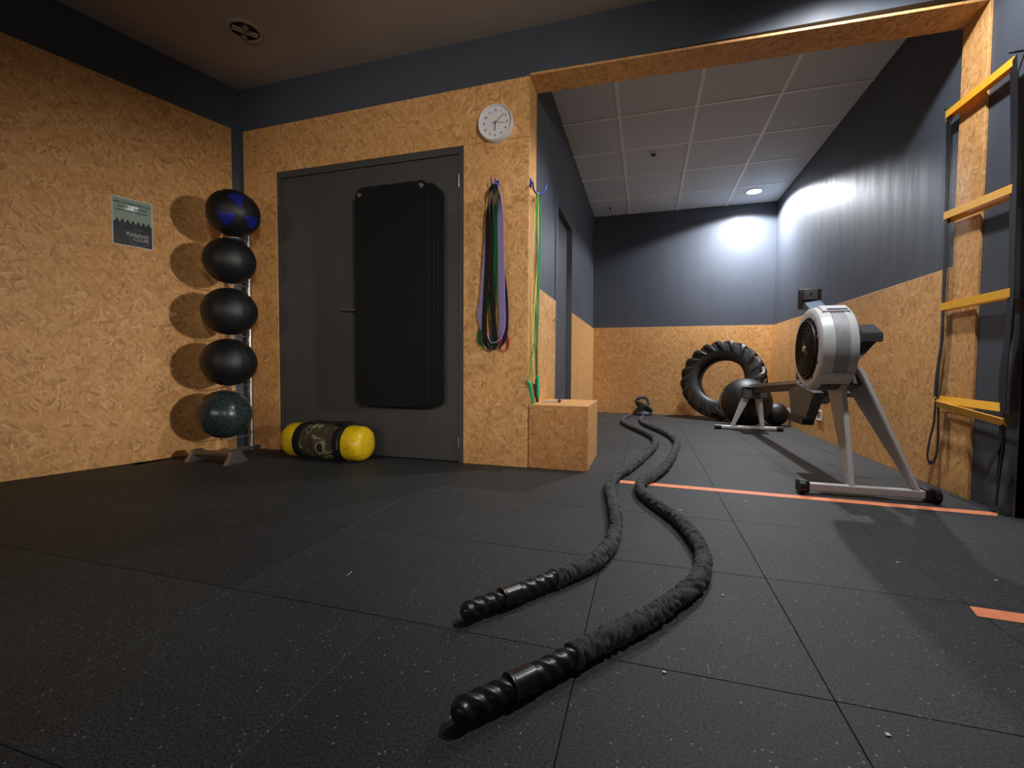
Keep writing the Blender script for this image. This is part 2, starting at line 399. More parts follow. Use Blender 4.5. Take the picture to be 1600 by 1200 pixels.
# left wall (slightly out of square)
def slab(bm, a, b, th, z0, z1):
    """vertical slab whose face runs a->b (xy), thickness th to the left of a->b"""
    a, b = Vector((a[0], a[1], 0)), Vector((b[0], b[1], 0)); n = Vector((-(b-a).y, (b-a).x, 0)).normalized()*th
    hexa(bm, [p+Vector((0, 0, z0)) for p in (a, b, b+n, a+n)]+[p+Vector((0, 0, z1)) for p in (a, b, b+n, a+n)])
LN = Vector((-1, .30, 0)).normalized()*.014
bm = nb(); P = [WL(-3.1, 0)+LN, WL(YD+.02, 0)+LN]; Q = [WL(-3.1, 2.75)+LN, WL(YD+.02, 2.75)+LN]; bk = Vector((-.2, .06, 0))
hexa(bm, [P[0], P[1], P[1]+bk, P[0]+bk, Q[0], Q[1], Q[1]+bk, Q[0]+bk]); wall_left = struct('wall_left', bm, M_PAINT)
ZL = 2.405
for y0, y1 in ((YD-.052, 1.49), (1.487, .24), (.237, -1.0), (-1.003, -2.25)):
    sheet(wall_left, [WL(y0, 0), WL(y1, 0), WL(y1, ZL), WL(y0, ZL)], .012, LN, M_OSB)

# door wall, header above the opening, strip beside the opening
DX0, DX1, DZ = -2.639, -1.150, 2.062
z_at = lambda x: 2.400+(x+2.95)*(.025/2.24) if x < XL+.001 else 2.425-(x-XL)*(.042/2.24)
bm = nb()
yw = YD+.012
box(bm, (-3.3, yw, 0), (DX0, YI, DZ)); box(bm, (DX1, yw, 0), (XL-.012, YI, DZ)); box(bm, (-3.3, yw, DZ), (XL-.012, YI, ZC+.02))
box(bm, (XL-.012, yw, 2.437), (XR+.012, YI-.0, ZC+.02))
wall_mid = struct('wall_middle', bm, M_PAINT)
def vsheet(x0, x1, zb, mt=M_OSB):
    sheet(wall_mid, [(x0, YD, zb), (x1, YD, zb), (x1, YD, z_at(x1)), (x0, YD, z_at(x0))], .012, (0, 1, 0), mt)
vsheet(-2.945, DX0-.001, 0); vsheet(DX0+.001, -1.062, DZ+.001); 
sheet(wall_mid, [(-1.06, YD, DZ+.001), (XL, YD, DZ+.001), (XL, YD, z_at(XL)), (-1.06, YD, z_at(-1.06))], .012, (0, 1, 0), M_OSB)
sheet(wall_mid, [(DX1+.001, YD, 0), (XL, YD, 0), (XL, YD, DZ-.001), (DX1+.001, YD, DZ-.001)], .012, (0, 1, 0), M_OSB)
# linings of the opening: left jamb, right jamb, underside
sheet(wall_mid, [(XL, YD+.012, 0), (XL, YI, 0), (XL, YI, 2.425), (XL, YD+.012, 2.425)], .012, (-1, 0, 0), M_OSB)
sheet(wall_mid, [(XL, YD-.001, z_at(XL)), (XL, YI+.004, z_at(XL)), (XR, YI+.004, z_at(XR)), (XR, YD-.001, z_at(XR))], .014, (0, 0, 1), M_OSB, 'osb_lintel')

# alcove walls
bm = nb()
A0, A1, AZ = 3.70, 4.45, 1.975
box(bm, (XL-.22, YI, 0), (XL-.012, A0, ZC+.02)); box(bm, (XL-.22, A1, 0), (XL-.012, YB+.2, ZC+.02)); box(bm, (XL-.22, A0, AZ), (XL-.012, A1, ZC+.02))
wal = struct('wall_alcove_left', bm, M_PAINT)
sheet(wal, [(XL, YI+.001, 0), (XL, 3.63, 0), (XL, 3.63, ZO), (XL, YI+.001, ZO)], .012, (-1, 0, 0), M_OSB)
sheet(wal, [(XL, A1+.02, 0), (XL, YB, 0), (XL, YB, ZO), (XL, A1+.02, ZO)], .012, (-1, 0, 0), M_OSB)
bm = nb(); box(bm, (XL-.2, YB+.012, 0), (XR+.2, YB+.2, ZC+.02)); wab = struct('wall_alcove_back', bm, M_PAINT)
sheet(wab, [(XL, YB, 0), (XR, YB, 0), (XR, YB, ZO+.004), (XL, YB, ZO+.004)], .012, (0, 1, 0), M_OSB)
bm = nb(); box(bm, (XR+.012, 2.465, 0), (XR+.2, YB+.2, ZC+.02)); war = struct('wall_alcove_right', bm, M_PAINT)
for y0, y1 in ((YI+.0, 4.40), (4.402, 5.66), (5.662, YB)):
    sheet(war, [(XR, y0, 0), (XR, y1, 0), (XR, y1, ZO), (XR, y0, ZO)], .012, (1, 0, 0), M_OSB)
sheet(war, [(XR-.002, YD+.0, 0), (XR-.002, YI, 0), (XR-.002, YI, z_at(XR)), (XR-.002, YD, z_at(XR))], .014, (1, 0, 0), M_OSB)
bm = nb(); box(bm, (XR+.013, 2.465, 0), (4.6, 2.62, ZC+.02)); struct('wall_right', bm, M_PAINT)
bm = nb(); box(bm, (4.4, -3.1, 0), (4.6, 2.5, ZC+.02)); struct('wall_far_right', bm, M_PAINT)
bm = nb(); box(bm, (-5.0, -3.1, 0), (4.6, -2.95, ZC+.02)); struct('wall_rear', bm, M_PAINT)

# door_1: flush dark double door in the board wall
bm = nb(); box(bm, (DX0, YD+.004, 0), (DX0+.03, YD+.1, DZ)); box(bm, (DX1-.034, YD+.004, 0), (DX1, YD+.1, DZ)); box(bm, (DX0+.03, YD+.004, DZ-.045), (DX1-.034, YD+.1, DZ))
door1 = tag(ob('door_1', bm, M_DOOR, org=(-1.9, YD+.05, 0)), kind='structure')
xm = -1.86
for x0, x1 in ((DX0+.032, xm-.0015), (xm+.0015, DX1-.037)):
    bm = nb(); box(bm, (x0, YD+.009, .008), (x1, YD+.05, DZ-.049), bev=.0015, seg=1); ob('door_leaf', bm, M_DOOR, door1)
for z0, z1, x in ((1.80, 1.885, DX1-.036), (.10, .17, DX1-.036)):
    bm = nb(); cyl(bm, (x, YD+.004, z0), (x, YD+.004, z1), .006, 10); ob('hinge', bm, M_STEEL, door1, smooth=40)
bm = nb(); p = at(534, 483.5, 1, YD-.045); q = at(556, 484.5, 1, YD-.045)
tube(bm, [p+Vector((0, .012, 0)), p+Vector((.008, 0, 0)), q, q+Vector((.006, .04, 0))], .0085, 10); cyl(bm, (q.x+.004, YD-.002, q.z), (q.x+.004, YD+.009, q.z), .024, 20)
ob('door_handle', bm, M_HANDLE, door1, smooth=40)

# door_2: recessed leaf in the alcove's left wall
bm = nb(); box(bm, (XL-.2, A0, 0), (XL-.048, A1, AZ))
door2 = tag(ob('door_2', bm, M_PAINT, org=(XL-.1, 4.1, 0)), kind='structure')
bm = nb(); box(bm, (XL-.02, 3.632, 0), (XL+.002, A0, AZ+.05), bev=.001, seg=1); ob('door_frame', bm, M_PAINT, door2)
bm = nb(); box(bm, (XL-.047, A1-.004, 0), (XL-.001, A1+.018, AZ+.004)); box(bm, (XL-.047, A0, AZ-.004), (XL-.001, A1+.018, AZ+.004)); ob('door_frame', bm, M_DARKF, door2)
bm = nb(); p = at(870, 500, 0, XL+.03); tube(bm, [p+Vector((-.03, 0, 0)), p, p+Vector((.0, .05, 0))], .006, 8); ob('door_handle', bm, M_STEEL, door2, smooth=40)

# ------------------------------------------------------------------ ceiling fittings
def downlight(loc, r, label, on, prof_depth=.05):
    x, y, z = loc
    t = thing('downlight', label, 'ceiling light', loc, 'round recessed ceiling lights')
    bm = nb(); lathe(bm, [(r*.80, 0), (r*.82, -.008), (r*.95, -.010), (r, -.004), (r, 0)], 40, Matrix.Translation(loc)); ob('trim_ring', bm, M_WHITE if on else M_CEIL, t, smooth=40)
    if on:
        bm = nb(); lathe(bm, [(0, -.004), (r*.79, -.004), (r*.79, -.001), (0, -.001)], 32, Matrix.Translation(loc)); ob('diffuser', bm, M_GLOW, t)
    else:
        bm = nb(); lathe(bm, [(0, -.001), (r*.80, -.001), (r*.80, -.0005), (0, -.0005)], 32, Matrix.Translation(loc)); ob('reflector', bm, M_DARK, t)
        bm = nb(); vs = box(bm, (-r*.72, -r*.20, -.012), (r*.72, r*.20, -.002), bev=.004)
        bmesh.ops.transform(bm, matrix=Matrix.Translation(loc)@Matrix.Rotation(.9, 4, 'Z'), verts=bm.verts); ob('cross_bar', bm, M_CEIL, t)
        for s in (-1, 1):
            bm = nb(); d = Vector((-math.sin(.9), math.cos(.9), 0))*s*r*.45; lathe(bm, [(0, -.03), (r*.16, -.028), (r*.2, -.002), (0, -.002)], 16, Matrix.Translation(Vector(loc)+d)); ob('lamp_tube', bm, mat('unlit_tube', (.20, .17, .14), .4), t, smooth=True)
    return t
downlight((1.19, 5.98, ZC+.003), .095, 'round lit downlight in the tiled ceiling near the back right corner of the alcove', True)
downlight((.95, 2.19, ZC), .095, 'round lit downlight above the wide opening, just over the top edge', True)
downlight((-2.425, 2.285, ZC), .10, 'round unlit downlight in the dark plain ceiling of the front room', False)
for (p, r, lab) in (((.035, 4.654, ZC+.003), .042, 'small round detector with a dark centre in the tiled ceiling'), ((-.486, 6.09, ZC+.003), .014, 'tiny grey fitting in the tiled ceiling by the far left corner')):
    t = thing('ceiling_detector', lab, 'detector', p)
    bm = nb(); lathe(bm, [(r, 0), (r, -.008), (r*.8, -.018), (0, -.018)], 24, Matrix.Translation(p)); ob('housing', bm, M_WHITE if r > .02 else M_DARKF, t, smooth=40)
    bm = nb(); lathe(bm, [(r*.55, -.018), (r*.5, -.032), (0, -.034)], 20, Matrix.Translation(p)); ob('sensor', bm, M_DARKF, t, smooth=40)

# ------------------------------------------------------------------ battle rope
ZR = .026
def rope_pts(px): return [at(x, y, 2, z) for x, y, z in px]
left_px = [(720, 959), (726, 957), (750, 947), (779, 937), (807, 927), (833, 917), (860, 906), (891, 894), (915, 884), (932, 874), (947, 859), (957, 845), (962, 825), (962, 807), (957, 782), (953, 762), (960, 746), (985, 730), (1007, 712), (1022, 697), (1024, 687), (1016, 680), (997, 671), (982, 664), (973, 658), (976, 652), (983, 649), (987, 648)]
right_px = [(705, 1117), (722, 1110), (754, 1095), (785, 1081), (822, 1063), (841, 1053), (879, 1033), (907, 1018), (940, 1001), (972, 985), (1022, 959), (1060, 932), (1088, 908), (1098, 884), (1098, 866), (1088, 843), (1068, 819), (1040, 797), (1013, 778), (1001, 765), (1003, 753), (1030, 738), (1046, 720), (1055, 702), (1057, 690), (1046, 679), (1024, 669), (1008, 662), (1001, 656), (1003, 652), (1005, 650.5)]
rope = thing('battle_rope', 'long thick black battle rope snaking in two strands across the rubber floor', 'battle rope', (0, 3, 0))
GRIP = .30
for which, px in (('l', left_px), ('r', right_px)):
    far = len(px)-3
    P = [at(x, y, 2, ZR if i < far else .018) for i, (x, y) in enumerate(px)]
    C = catmull(P, .0032)
    S_ = [0]
    for a, b in zip(C, C[1:]): S_.append(S_[-1]+(b-a).length)
    gi = next(i for i, s in enumerate(S_) if s > (.285 if which == 'r' else .310))
    seed = 3.0 if which == 'l' else 11.0
    grip, rest = C[:gi+4], C[gi:]
    def rg(s, a, i, n=len(grip)):
        e = min(1, s/.022); rr = .0240*(.915+.085*math.cos(3*a-s*185))
        return max(.002, rr*math.sqrt(max(.01, 1-(1-e)**2)))
    bm = nb(); tube(bm, grip, rg, 26); ob('grip_end', bm, M_SHRINK, rope, smooth=True)
    c0 = next(i for i, s in enumerate(S_) if s > (.122 if which == 'r' else .122)); c1 = next(i for i, s in enumerate(S_) if s > (.180 if which == 'r' else .182))
    bm = nb(); tube(bm, C[c0:c1], lambda s, a, i: .0262 if i > 1 else .028, 26); ob('grip_collar', bm, M_SHRINK, rope, smooth=40)
    tl = S_[-1]-S_[gi]
    def rs(s, a, i):
        far = max(0, min(1, (s-(tl-.9))/.7))
        ph = .75*math.sin(a+seed+s*7)
        nz = noise.noise(Vector((s*31+seed+ph, math.cos(a)*.4, math.sin(a)*.4)))
        n2 = noise.noise(Vector((s*62+seed*2-ph*1.3, math.cos(a)*.5+5, math.sin(a)*.5)))
        ridge = max(0, 1-abs(nz)*6); rid2 = max(0, 1-abs(n2)*5)
        r = .0270+.0010*math.sin(s*16+seed)-.0088*ridge-.0045*rid2+.0022*nz
        if s < .012: r = .0262+s*.35
        return r*(1-far)+(.0175+.0004*n2)*far
    bm = nb(); tube(bm, rest, rs, 26); ob('sleeve', bm, M_SLEEVE, rope, smooth=True)
# anchor at the back wall
a0 = Vector((-.035, 6.26, 0))
anc = thing('rope_anchor', 'small black anchor with a looped grey rope end at the foot of the back wall', 'anchor', a0)
bm = nb(); lathe(bm, [(.125, 0), (.13, .02), (.10, .06), (.07, .10), (.055, .13), (0, .135)], 20, Matrix.Translation(a0)); ob('base', bm, M_BLACKM, anc, smooth=40)
bm = nb(); tube(bm, [a0+Vector((math.cos(t)*.075, -.02+.02*math.sin(2*t), .175+math.sin(t)*.062)) for t in [2*PI*k/28 for k in range(28)]], lambda s, a, i: .020+.003*math.sin(3*a+i*1.1), 12, closed=True); ob('rope_loop', bm, M_SLEEVE, anc, smooth=True)
bm = nb(); tube(bm, catmull([a0+Vector(p) for p in ((-.09, -.03, .19), (-.03, -.075, .165), (.04, -.085, .13), (.085, -.06, .10), (.12, -.02, .06))], .01), lambda s, a, i: .021+.002*math.sin(3*a+i*.9), 12); ob('rope_wrap', bm, M_SLEEVE, anc, smooth=True)

# ------------------------------------------------------------------ floor marks
def tape(name, P, label):
    bm = nb(); P = [Vector((p[0], p[1], .0)) for p in P]
    hexa(bm, [p+Vector((0, 0, .0002)) for p in P]+[p+Vector((0, 0, .0011)) for p in P]); return tag(ob(name, bm, M_TAPE, org=P[0]), label, 'floor tape', 'orange tape lines on the floor')
tape('floor_tape', [(-.13, 2.600), (-.128, 2.535), (1.485, 2.470), (1.527, 2.530)], 'long orange tape line across the floor at the mouth of the alcove')
tape('floor_tape', [(.853, 1.500), (.838, 1.444), (1.75, 1.400), (1.75, 1.458)], 'short end of an orange tape line on the floor at the right edge')
p = at(547, 897, 2, .001)
bm = nb(); tube(bm, catmull([p+Vector(v) for v in ((-.006, .012, .001), (.001, .006, .004), (-.002, -.002, .002), (.002, -.010, .003), (-.003, -.014, .001))], .002), .0011, 6); tag(ob('lint', bm, M_LINT, org=p, smooth=True), 'tiny white curl of lint on the dark floor', 'lint')
bits = {(1063, 797): 'tiny pale speck on the tiles before the long tape line, nearest the rope', (1403, 879): 'tiny pale speck on the tiles between the rowing machine and the right edge',
        (1556, 907): 'tiny pale speck on the tiles just behind the short tape end', (1038, 1050): 'tiny pale speck on the tile in front of the nearer rope grip and its sleeve',
        (1388, 1148): 'tiny pale speck lowest of all, on the tile near the bottom right', (1165, 783): 'tiny pale speck on the tiles right of the rope, close to the long tape line',
        (1130, 930): 'tiny pale speck on the tile just outside the bend of the nearer rope strand', (880, 1015): 'tiny pale speck on the tile between the two rope grips'}
for x, y in bits:
    p = at(x, y, 2, .001); bm = nb(); s = .0022
    hexa(bm, [p+Vector((a*s*(1+random.random()), b*s*(1+random.random()), c*.0012)) for c in (0, 1) for a, b in ((-1, -1), (1, -1), (1, 1), (-1, 1))])
    tag(ob('lint_speck', bm, M_LINT, org=p), bits[(x, y)], 'lint', 'pale specks on the floor')

# ------------------------------------------------------------------ board box
bx0, bx1, by0, by1, bz = XL+.006, -.333, YD+.008, 3.30, .400
t = thing('plyo_box', 'cube shaped chipboard jump box standing against the jamb of the opening', 'box', ((bx0+bx1)/2, (by0+by1)/2, 0))
th = .018
bm = nb(); box(bm, (bx0, by0, 0), (bx1, by0+th, bz), bev=.002); ob('front_panel', bm, M_OSB2, t)
bm = nb(); box(bm, (bx0, by1-th, 0), (bx1, by1, bz), bev=.002); ob('back_panel', bm, M_OSB, t)
bm = nb(); box(bm, (bx1-th, by0+th+.0005, 0), (bx1, by1-th-.0005, bz-th-.0005), bev=.002); ob('side_panel', bm, M_OSB, t)
bm = nb(); box(bm, (bx0, by0+th+.0005, 0), (bx0+th, by1-th-.0005, bz-th-.0005), bev=.002); ob('side_panel', bm, M_OSB, t)
bm = nb(); box(bm, (bx0, by0+th+.0005, bz-th), (bx1, by1-th-.0005, bz), bev=.002); ob('top_panel', bm, M_OSB, t)
p = Vector((-.66, 2.96, bz)); q = Vector((-.555, 2.99, bz))
t = thing('steel_pin', 'small steel pin with a round knob lying on top of the chipboard box', 'pin', q)
bm = nb(); cyl(bm, p+Vector((.0, 0, .0065)), q+Vector((0, 0, .0065)), .0045, 10); ob('shaft', bm, M_STEEL, t, smooth=40)
bm = nb(); bmesh.ops.create_uvsphere(bm, u_segments=14, v_segments=10, radius=.012, matrix=Matrix.Translation(q+Vector((0, 0, .012)))); ob('knob', bm, M_DPUR, t, smooth=True)

# ------------------------------------------------------------------ medicine ball tree
BY = 2.36
balls_px = [((365, 334), .150), ((359, 408), .149), ((359, 487), .158), ((358, 566), .159), ((351, 647), .164)]
bc = [at(*p, 1, BY) for p, r in balls_px]
pole = Vector((bc[2].x-.055, BY+.205, 0))
t = thing('ball_rack', 'upright steel medicine ball rack standing in the left corner', 'ball rack', pole)
bm = nb(); cyl(bm, pole+Vector((0, 0, .03)), pole+Vector((0, 0, 1.74)), .018, 16); ob('pole', bm, M_STEEL, t, smooth=40)
bm = nb(); box(bm, (pole.x-.02, BY-.10, .035), (pole.x+.025, pole.y+.06, .06), bev=.004); ob('base_bar', bm, M_STEEL, t)
bm = nb(); box(bm, (pole.x-.15, BY-.12, .045), (pole.x+.16, BY-.075, .07), bev=.004); ob('base_bar', bm, M_STEEL, t)
for x in (-.17, .16):
    bm = nb(); X = pole.x+x; hexa(bm, [Vector(v) for v in ((X-.005, BY-.16, 0), (X+.03, BY-.16, 0), (X+.03, BY+.0, 0), (X-.005, BY+.0, 0), (X, BY-.11, .075), (X+.025, BY-.11, .075), (X+.025, BY-.05, .075), (X, BY-.05, .075))]); ob('foot', bm, M_STEEL, t)
for (p, r), c in zip(balls_px, bc):
    bm = nb(); z = c.z-r
    tube(bm, catmull([Vector((pole.x, pole.y, z+.03)), Vector((pole.x+.04, pole.y-.05, z+.005)), Vector((c.x+.03, c.y+.03, z-.0065)), Vector((c.x-.01, c.y-.03, z-.0065))], .02), .004, 8); ob('cradle_arm', bm, M_STEEL, t, smooth=True)
labs = ['black medicine ball with blue panels, topmost on the corner rack', 'matt black medicine ball second from the top of the corner rack', 'matt black medicine ball in the middle of the corner rack', 'matt black medicine ball second from the bottom of the corner rack', 'shiny dark green medicine ball at the bottom of the corner rack']
for k, ((p, r), c) in enumerate(zip(balls_px, bc)):
    t = thing('medicine_ball', labs[k], 'medicine ball', c, 'medicine balls on the corner rack')
    ax = (CAM-c).normalized(); ax = (ax+Vector((.16, .18, .10))).normalized() if k == 0 else Vector((.3, -.2, .9)).normalized()
    M = rotm(c, ax); bm = nb(); seg = 48; rings = 28; q_ = 1.05 if k != 4 else 1.01; SQ = Matrix.Translation(c)@Matrix.Diagonal((q_, q_, 1, 1))@Matrix.Translation(-c)
    prof = [(r*math.sin(PI*i/rings), r*math.cos(PI*i/rings)) for i in range(rings+1)]
    lathe(bm, prof, seg, None, cap=False)
    for v in bm.verts:
        a = math.atan2(v.co.y, v.co.x); g = abs(((a/(2*PI)*6) % 1)-.5)*2   # gore seams
        s = 1-.018*max(0, 1-(1-g)*14) if v.co.xy.length > r*.3 else 1
        lat = abs(abs(v.co.z/r)-.93); s -= .012*max(0, 1-lat*40) if k < 4 else 0
        v.co *= s
    for v in bm.verts:
        if k in (1, 2, 3): v.co *= 1+.012*noise.noise(v.co*9+Vector((k*5, 0, 0)))
    bmesh.ops.recalc_face_normals(bm, faces=bm.faces)
    bmesh.ops.transform(bm, matrix=SQ@M, verts=bm.verts)
    ob('shell', bm, M_GREENB if k == 4 else M_LEATHER, t, smooth=True)
    if k == 0:
        for a0_ in (100, 215, 330):
            bm = nb(); G = []
            for i in range(9):
                th_ = math.radians(13+36*i/8); hw = math.radians(15+8*min(1, i/4))
                G.append([bm.verts.new(SQ@M@(Vector((math.sin(th_)*math.cos(math.radians(a0_)+hw*(j/4-1)), math.sin(th_)*math.sin(math.radians(a0_)+hw*(j/4-1)), math.cos(th_)))*(r*1.004)) ) for j in range(9)])
            for i in range(8):
                for j in range(8): bm.faces.new((G[i][j], G[i+1][j], G[i+1][j+1], G[i][j+1]))
            bmesh.ops.recalc_face_normals(bm, faces=bm.faces); bmesh.ops.solidify(bm, geom=bm.faces[:], thickness=-.003)
            tag(ob('panel', bm, M_BLUE, t, smooth=50), 'blue panel')

# ------------------------------------------------------------------ camouflage bag
bp0 = at(450, 690, 1, 2.585); bp1 = at(577, 690, 1, 2.585); R_ = .118
cxb = (bp0.x+bp1.x)/2; hl = (bp1.x-bp0.x)/2
t = thing('training_bag', 'round camouflage training bag with yellow ends lying in front of the dark door', 'training bag', (cxb, 2.585, 0))
Mb = Matrix.Translation((cxb, 2.585, R_+.002))@Matrix.Rotation(-.03, 4, 'Z')@Matrix.Rotation(PI/2, 4, 'Y')
def crump(bm, amp, f, sd):
    for v in bm.verts: v.co += v.co.normalized()*0+Vector((noise.noise(v.co*f+Vector((sd, 0, 0))), noise.noise(v.co*f+Vector((0, sd, 0))), noise.noise(v.co*f+Vector((0, 0, sd)))))*amp
bm = nb(); n = 30; h = hl*.56
lathe(bm, [(R_*.99, -h), *[(R_*(1-.012*math.sin(i*1.3)), -h+2*h*i/n) for i in range(1, n)], (R_*.99, h)], 40, Mb, cap=False); crump(bm, .006, 12, 2); ob('body', bm, M_CAMO, t, smooth=True)
for s in (-1, 1):
    bm = nb(); lathe(bm, [(R_*1.0, s*h*1.0), (R_*1.01, s*(h+.02)), (R_*1.0, s*(hl-.075)), (R_*.96, s*(hl-.04)), (R_*.80, s*(hl-.013)), (R_*.45, s*(hl-.002)), (0, s*hl)], 40, Mb, cap=False)
    bmesh.ops.recalc_face_normals(bm, faces=bm.faces); crump(bm, .005, 18, 7)
    tag(ob('end_cap', bm, M_YEL, t, smooth=True), 'yellow end')
    bm = nb(); zz = s*h*.82
    lathe(bm, [(R_*1.02, zz-.02), (R_*1.035, zz-.018), (R_*1.035, zz+.018), (R_*1.02, zz+.02)], 40, Mb, cap=False); ob('strap', bm, M_STRAP, t, smooth=40)
    bm = nb(); zz = s*h*.82
    lathe(bm, [(R_*.98, hl*.0+s*(h*1.0)-.006), (R_*1.035, s*h-.004), (R_*1.035, s*h+.012), (R_*.98, s*h+.014)], 40, Mb, cap=False); ob('strap', bm, M_STRAP, t, smooth=40)
bm = nb(); ribbon(bm, catmull([Mb@Vector(v) for v in ((-R_*1.0, -.03, -h*.82), (-R_*1.18, -.01, -h*.5), (-R_*1.10, .01, 0), (-R_*1.16, .0, h*.5), (-R_*1.0, -.02, h*.82))], .02), lambda i, tt: (0, 1, 0), .035, .006); ob('carry_handle', bm, M_STRAP, t)
bm = nb(); p = Mb@Vector((-R_*1.06, -.01, h*.86)); box(bm, (-.045, -.04, -.012), (.045, .04, .016), bev=.01, M=Matrix.Translation(p)); ob('buckle_pad', bm, M_STRAP, t, smooth=40)

# ------------------------------------------------------------------ exercise mats hanging on the door
mx0, mx1, mz0, mz1 = at(557, 460, 1, 2.62).x, at(671, 460, 1, 2.62).x, .36, at(620, 287, 1, 2.62).z
def roundrect(bm, x0, x1, z0, z1, y0, y1, r, bend=0, seg=7):
    pts = []
    for cx_, cz_, a0_ in ((x1-r, z1-r, 0), (x0+r, z1-r, 90), (x0+r, z0+r, 180), (x1-r, z0+r, 270)):
        for k in range(seg+1):
            a = math.radians(a0_+90*k/seg); pts.append((cx_+r*math.cos(a), cz_+r*math.sin(a)))
    A = [bm.verts.new((x, y0+bend*((z1-z)/(z1-z0))**2, z)) for x, z in pts]; B = [bm.verts.new((x, y1+bend*((z1-z)/(z1-z0))**2, z)) for x, z in pts]
    bm.faces.new(A); bm.faces.new(B[::-1])
    for k in range(len(A)): bm.faces.new((A[k], B[k], B[(k+1) % len(A)], A[(k+1) % len(A)]))
    bmesh.ops.recalc_face_normals(bm, faces=bm.faces)
    bmesh.ops.bevel(bm, geom=[e for e in bm.edges if abs((e.verts[0].co-e.verts[1].co).y) < .004], offset=.0035, segments=2, affect='EDGES')
mlab = ['front black exercise mat of the stack hanging on the dark door', 'second black exercise mat behind the front one on the door', 'third black exercise mat from the front of the door stack', 'rearmost black exercise mat lying flat against the dark door']
for k in range(4):
    y0 = 2.610+.030*k; dx = (0, .022, .034, .060)[k]; dz = (0, -.006, .004, -.02)[k]
    tm = thing('exercise_mat', mlab[k], 'mat', ((mx0+mx1)/2, y0+.01, mz0), 'exercise mats hanging on the door')
    bm = nb(); roundrect(bm, mx0+dx+.002*k, mx1+dx, mz0-dz*.5+(.012 if k == 0 else 0), mz1+dz, y0, y0+.021, .06); ob('pad', bm, M_MAT, tm, smooth=35)
    if k == 0:
        for x, z in ((mx0+.035, mz1-.05), (mx1-.05, mz1-.035)):
            bm = nb(); lathe(bm, [(.008, .001), (.014, .003), (.014, 0)], 16, rotm((x, y0, z), (0, -1, 0)), cap=False); ob('eyelet', bm, M_STEEL, tm, smooth=40)
            bm = nb(); tube(bm, catmull([Vector((x-.028, y0-.006, z+.035)), Vector((x-.012, y0-.012, z+.01)), Vector((x+.004, y0-.012, z-.008)), Vector((x+.018, y0-.01, z+.004)), Vector((x+.002, y0-.012, z-.02))], .004), .0016, 6); ob('string', bm, M_STEEL, tm, smooth=True)

# ------------------------------------------------------------------ clock
cc = at(773, 190, 1, YD-.045)
t = thing('wall_clock', 'round white wall clock on the chipboard beside the opening', 'clock', (cc.x, YD, cc.z))
Rk = .112
def CM(x, z, d): return Vector((cc.x+x, YD-.045-d, cc.z+z))
bm = nb(); lathe(bm, [(Rk*.86, .030), (Rk*.90, .041), (Rk*.96, .045), (Rk, .038), (Rk*1.0, .0), (Rk*.9, 0)], 56, rotm((cc.x, YD-.001, cc.z), (0, -1, 0)), cap=False); ob('rim', bm, M_WHITE, t, smooth=40)
bm = nb(); lathe(bm, [(0, .030), (Rk*.87, .030), (Rk*.87, .02), (0, .02)], 48, rotm((cc.x, YD-.001, cc.z), (0, -1, 0))); ob('face', bm, M_CLK, t)
def text(s, size, M, name, mt, parent, align='CENTER'):
    cu = bpy.data.curves.new('t', 'FONT'); cu.body = s; cu.size = size; cu.align_x = align; cu.align_y = 'CENTER'; cu.extrude = .0002; cu.offset = size*.03; cu.resolution_u = 3
    o = bpy.data.objects.new('t', cu); COL.objects.link(o); dg = bpy.context.evaluated_depsgraph_get()
    me = bpy.data.meshes.new_from_object(o.evaluated_get(dg)); bpy.data.objects.remove(o)
    bm = nb(); bm.from_mesh(me); bpy.data.meshes.remove(me); bpy.data.curves.remove(cu)
    bmesh.ops.transform(bm, matrix=M, verts=bm.verts); return bm
FM = Matrix(((1, 0, 0), (0, 0, 1), (0, 1, 0))).to_4x4()     # text XY -> wall XZ, reading from -Y side
def front_mat(p): 
    M = Matrix.Rotation(PI/2, 4, 'X'); M = Matrix.Translation(p)@M; return M
for h_ in range(1, 13):
    a = PI/2-h_*PI/6
    bm = text(str(h_), .020, front_mat(Vector((cc.x+math.cos(a)*Rk*.68, YD-.0325, cc.z+math.sin(a)*Rk*.68))), 'n', M_CLKH, t); ob('numeral', bm, M_CLKH, t)
def hand(name, ang, ln, wd, tail, y, mt=M_CLKH):
    bm = nb(); vs = box(bm, (-wd/2, -.0006, -tail), (wd/2, .0006, ln)); bmesh.ops.transform(bm, matrix=Matrix.Translation((cc.x, y, cc.z))@Matrix.Rotation(ang, 4, 'Y'), verts=bm.verts); ob(name, bm, mt, t)
hand('hour_hand', math.radians(184), .048, .005, .012, YD-.035)
hand('minute_hand', math.radians(50), .074, .0035, .016, YD-.037)
hand('second_hand', math.radians(98), .062, .0015, .022, YD-.039)

# ------------------------------------------------------------------ poster on left wall
pc = [at(175, 305, 1, 2.0), at(236, 319, 1, 2.19), at(238, 389, 1, 2.19), at(178, 379, 1, 2.0)]
WN = Vector((1, -.294, 0)).normalized()
base = WL(2.0, 1.55)+WN*.002; u = (WL(2.19, 1.55)-WL(2.0, 1.55)).normalized(); v_ = Vector((0, 0, 1))
def hitwall(px, py, off=.002):
    o0 = WL(2.0, 1.5)+WN*off; d = Fv+Rv*((px-800)/FPX)+Uv*((600-py)/FPX); nn = u.cross((WL(2.0, 2.4)-WL(2.0, 0)).normalized())
    return CAM+d*((o0-CAM).dot(nn)/d.dot(nn))
pA, pB, pC, pD = [hitwall(*p) for p in ((175, 305), (236, 319), (238, 389), (178, 379))]
W_ = ((pB-pA).length+(pC-pD).length)/2; H_ = ((pA-pD).length+(pB-pC).length)/2
Z_ = (WL(2.0, 2.4)-WL(2.0, 0)).normalized(); N_ = u.cross(Z_).normalized()
if N_.dot(WN) < 0: N_ = -N_
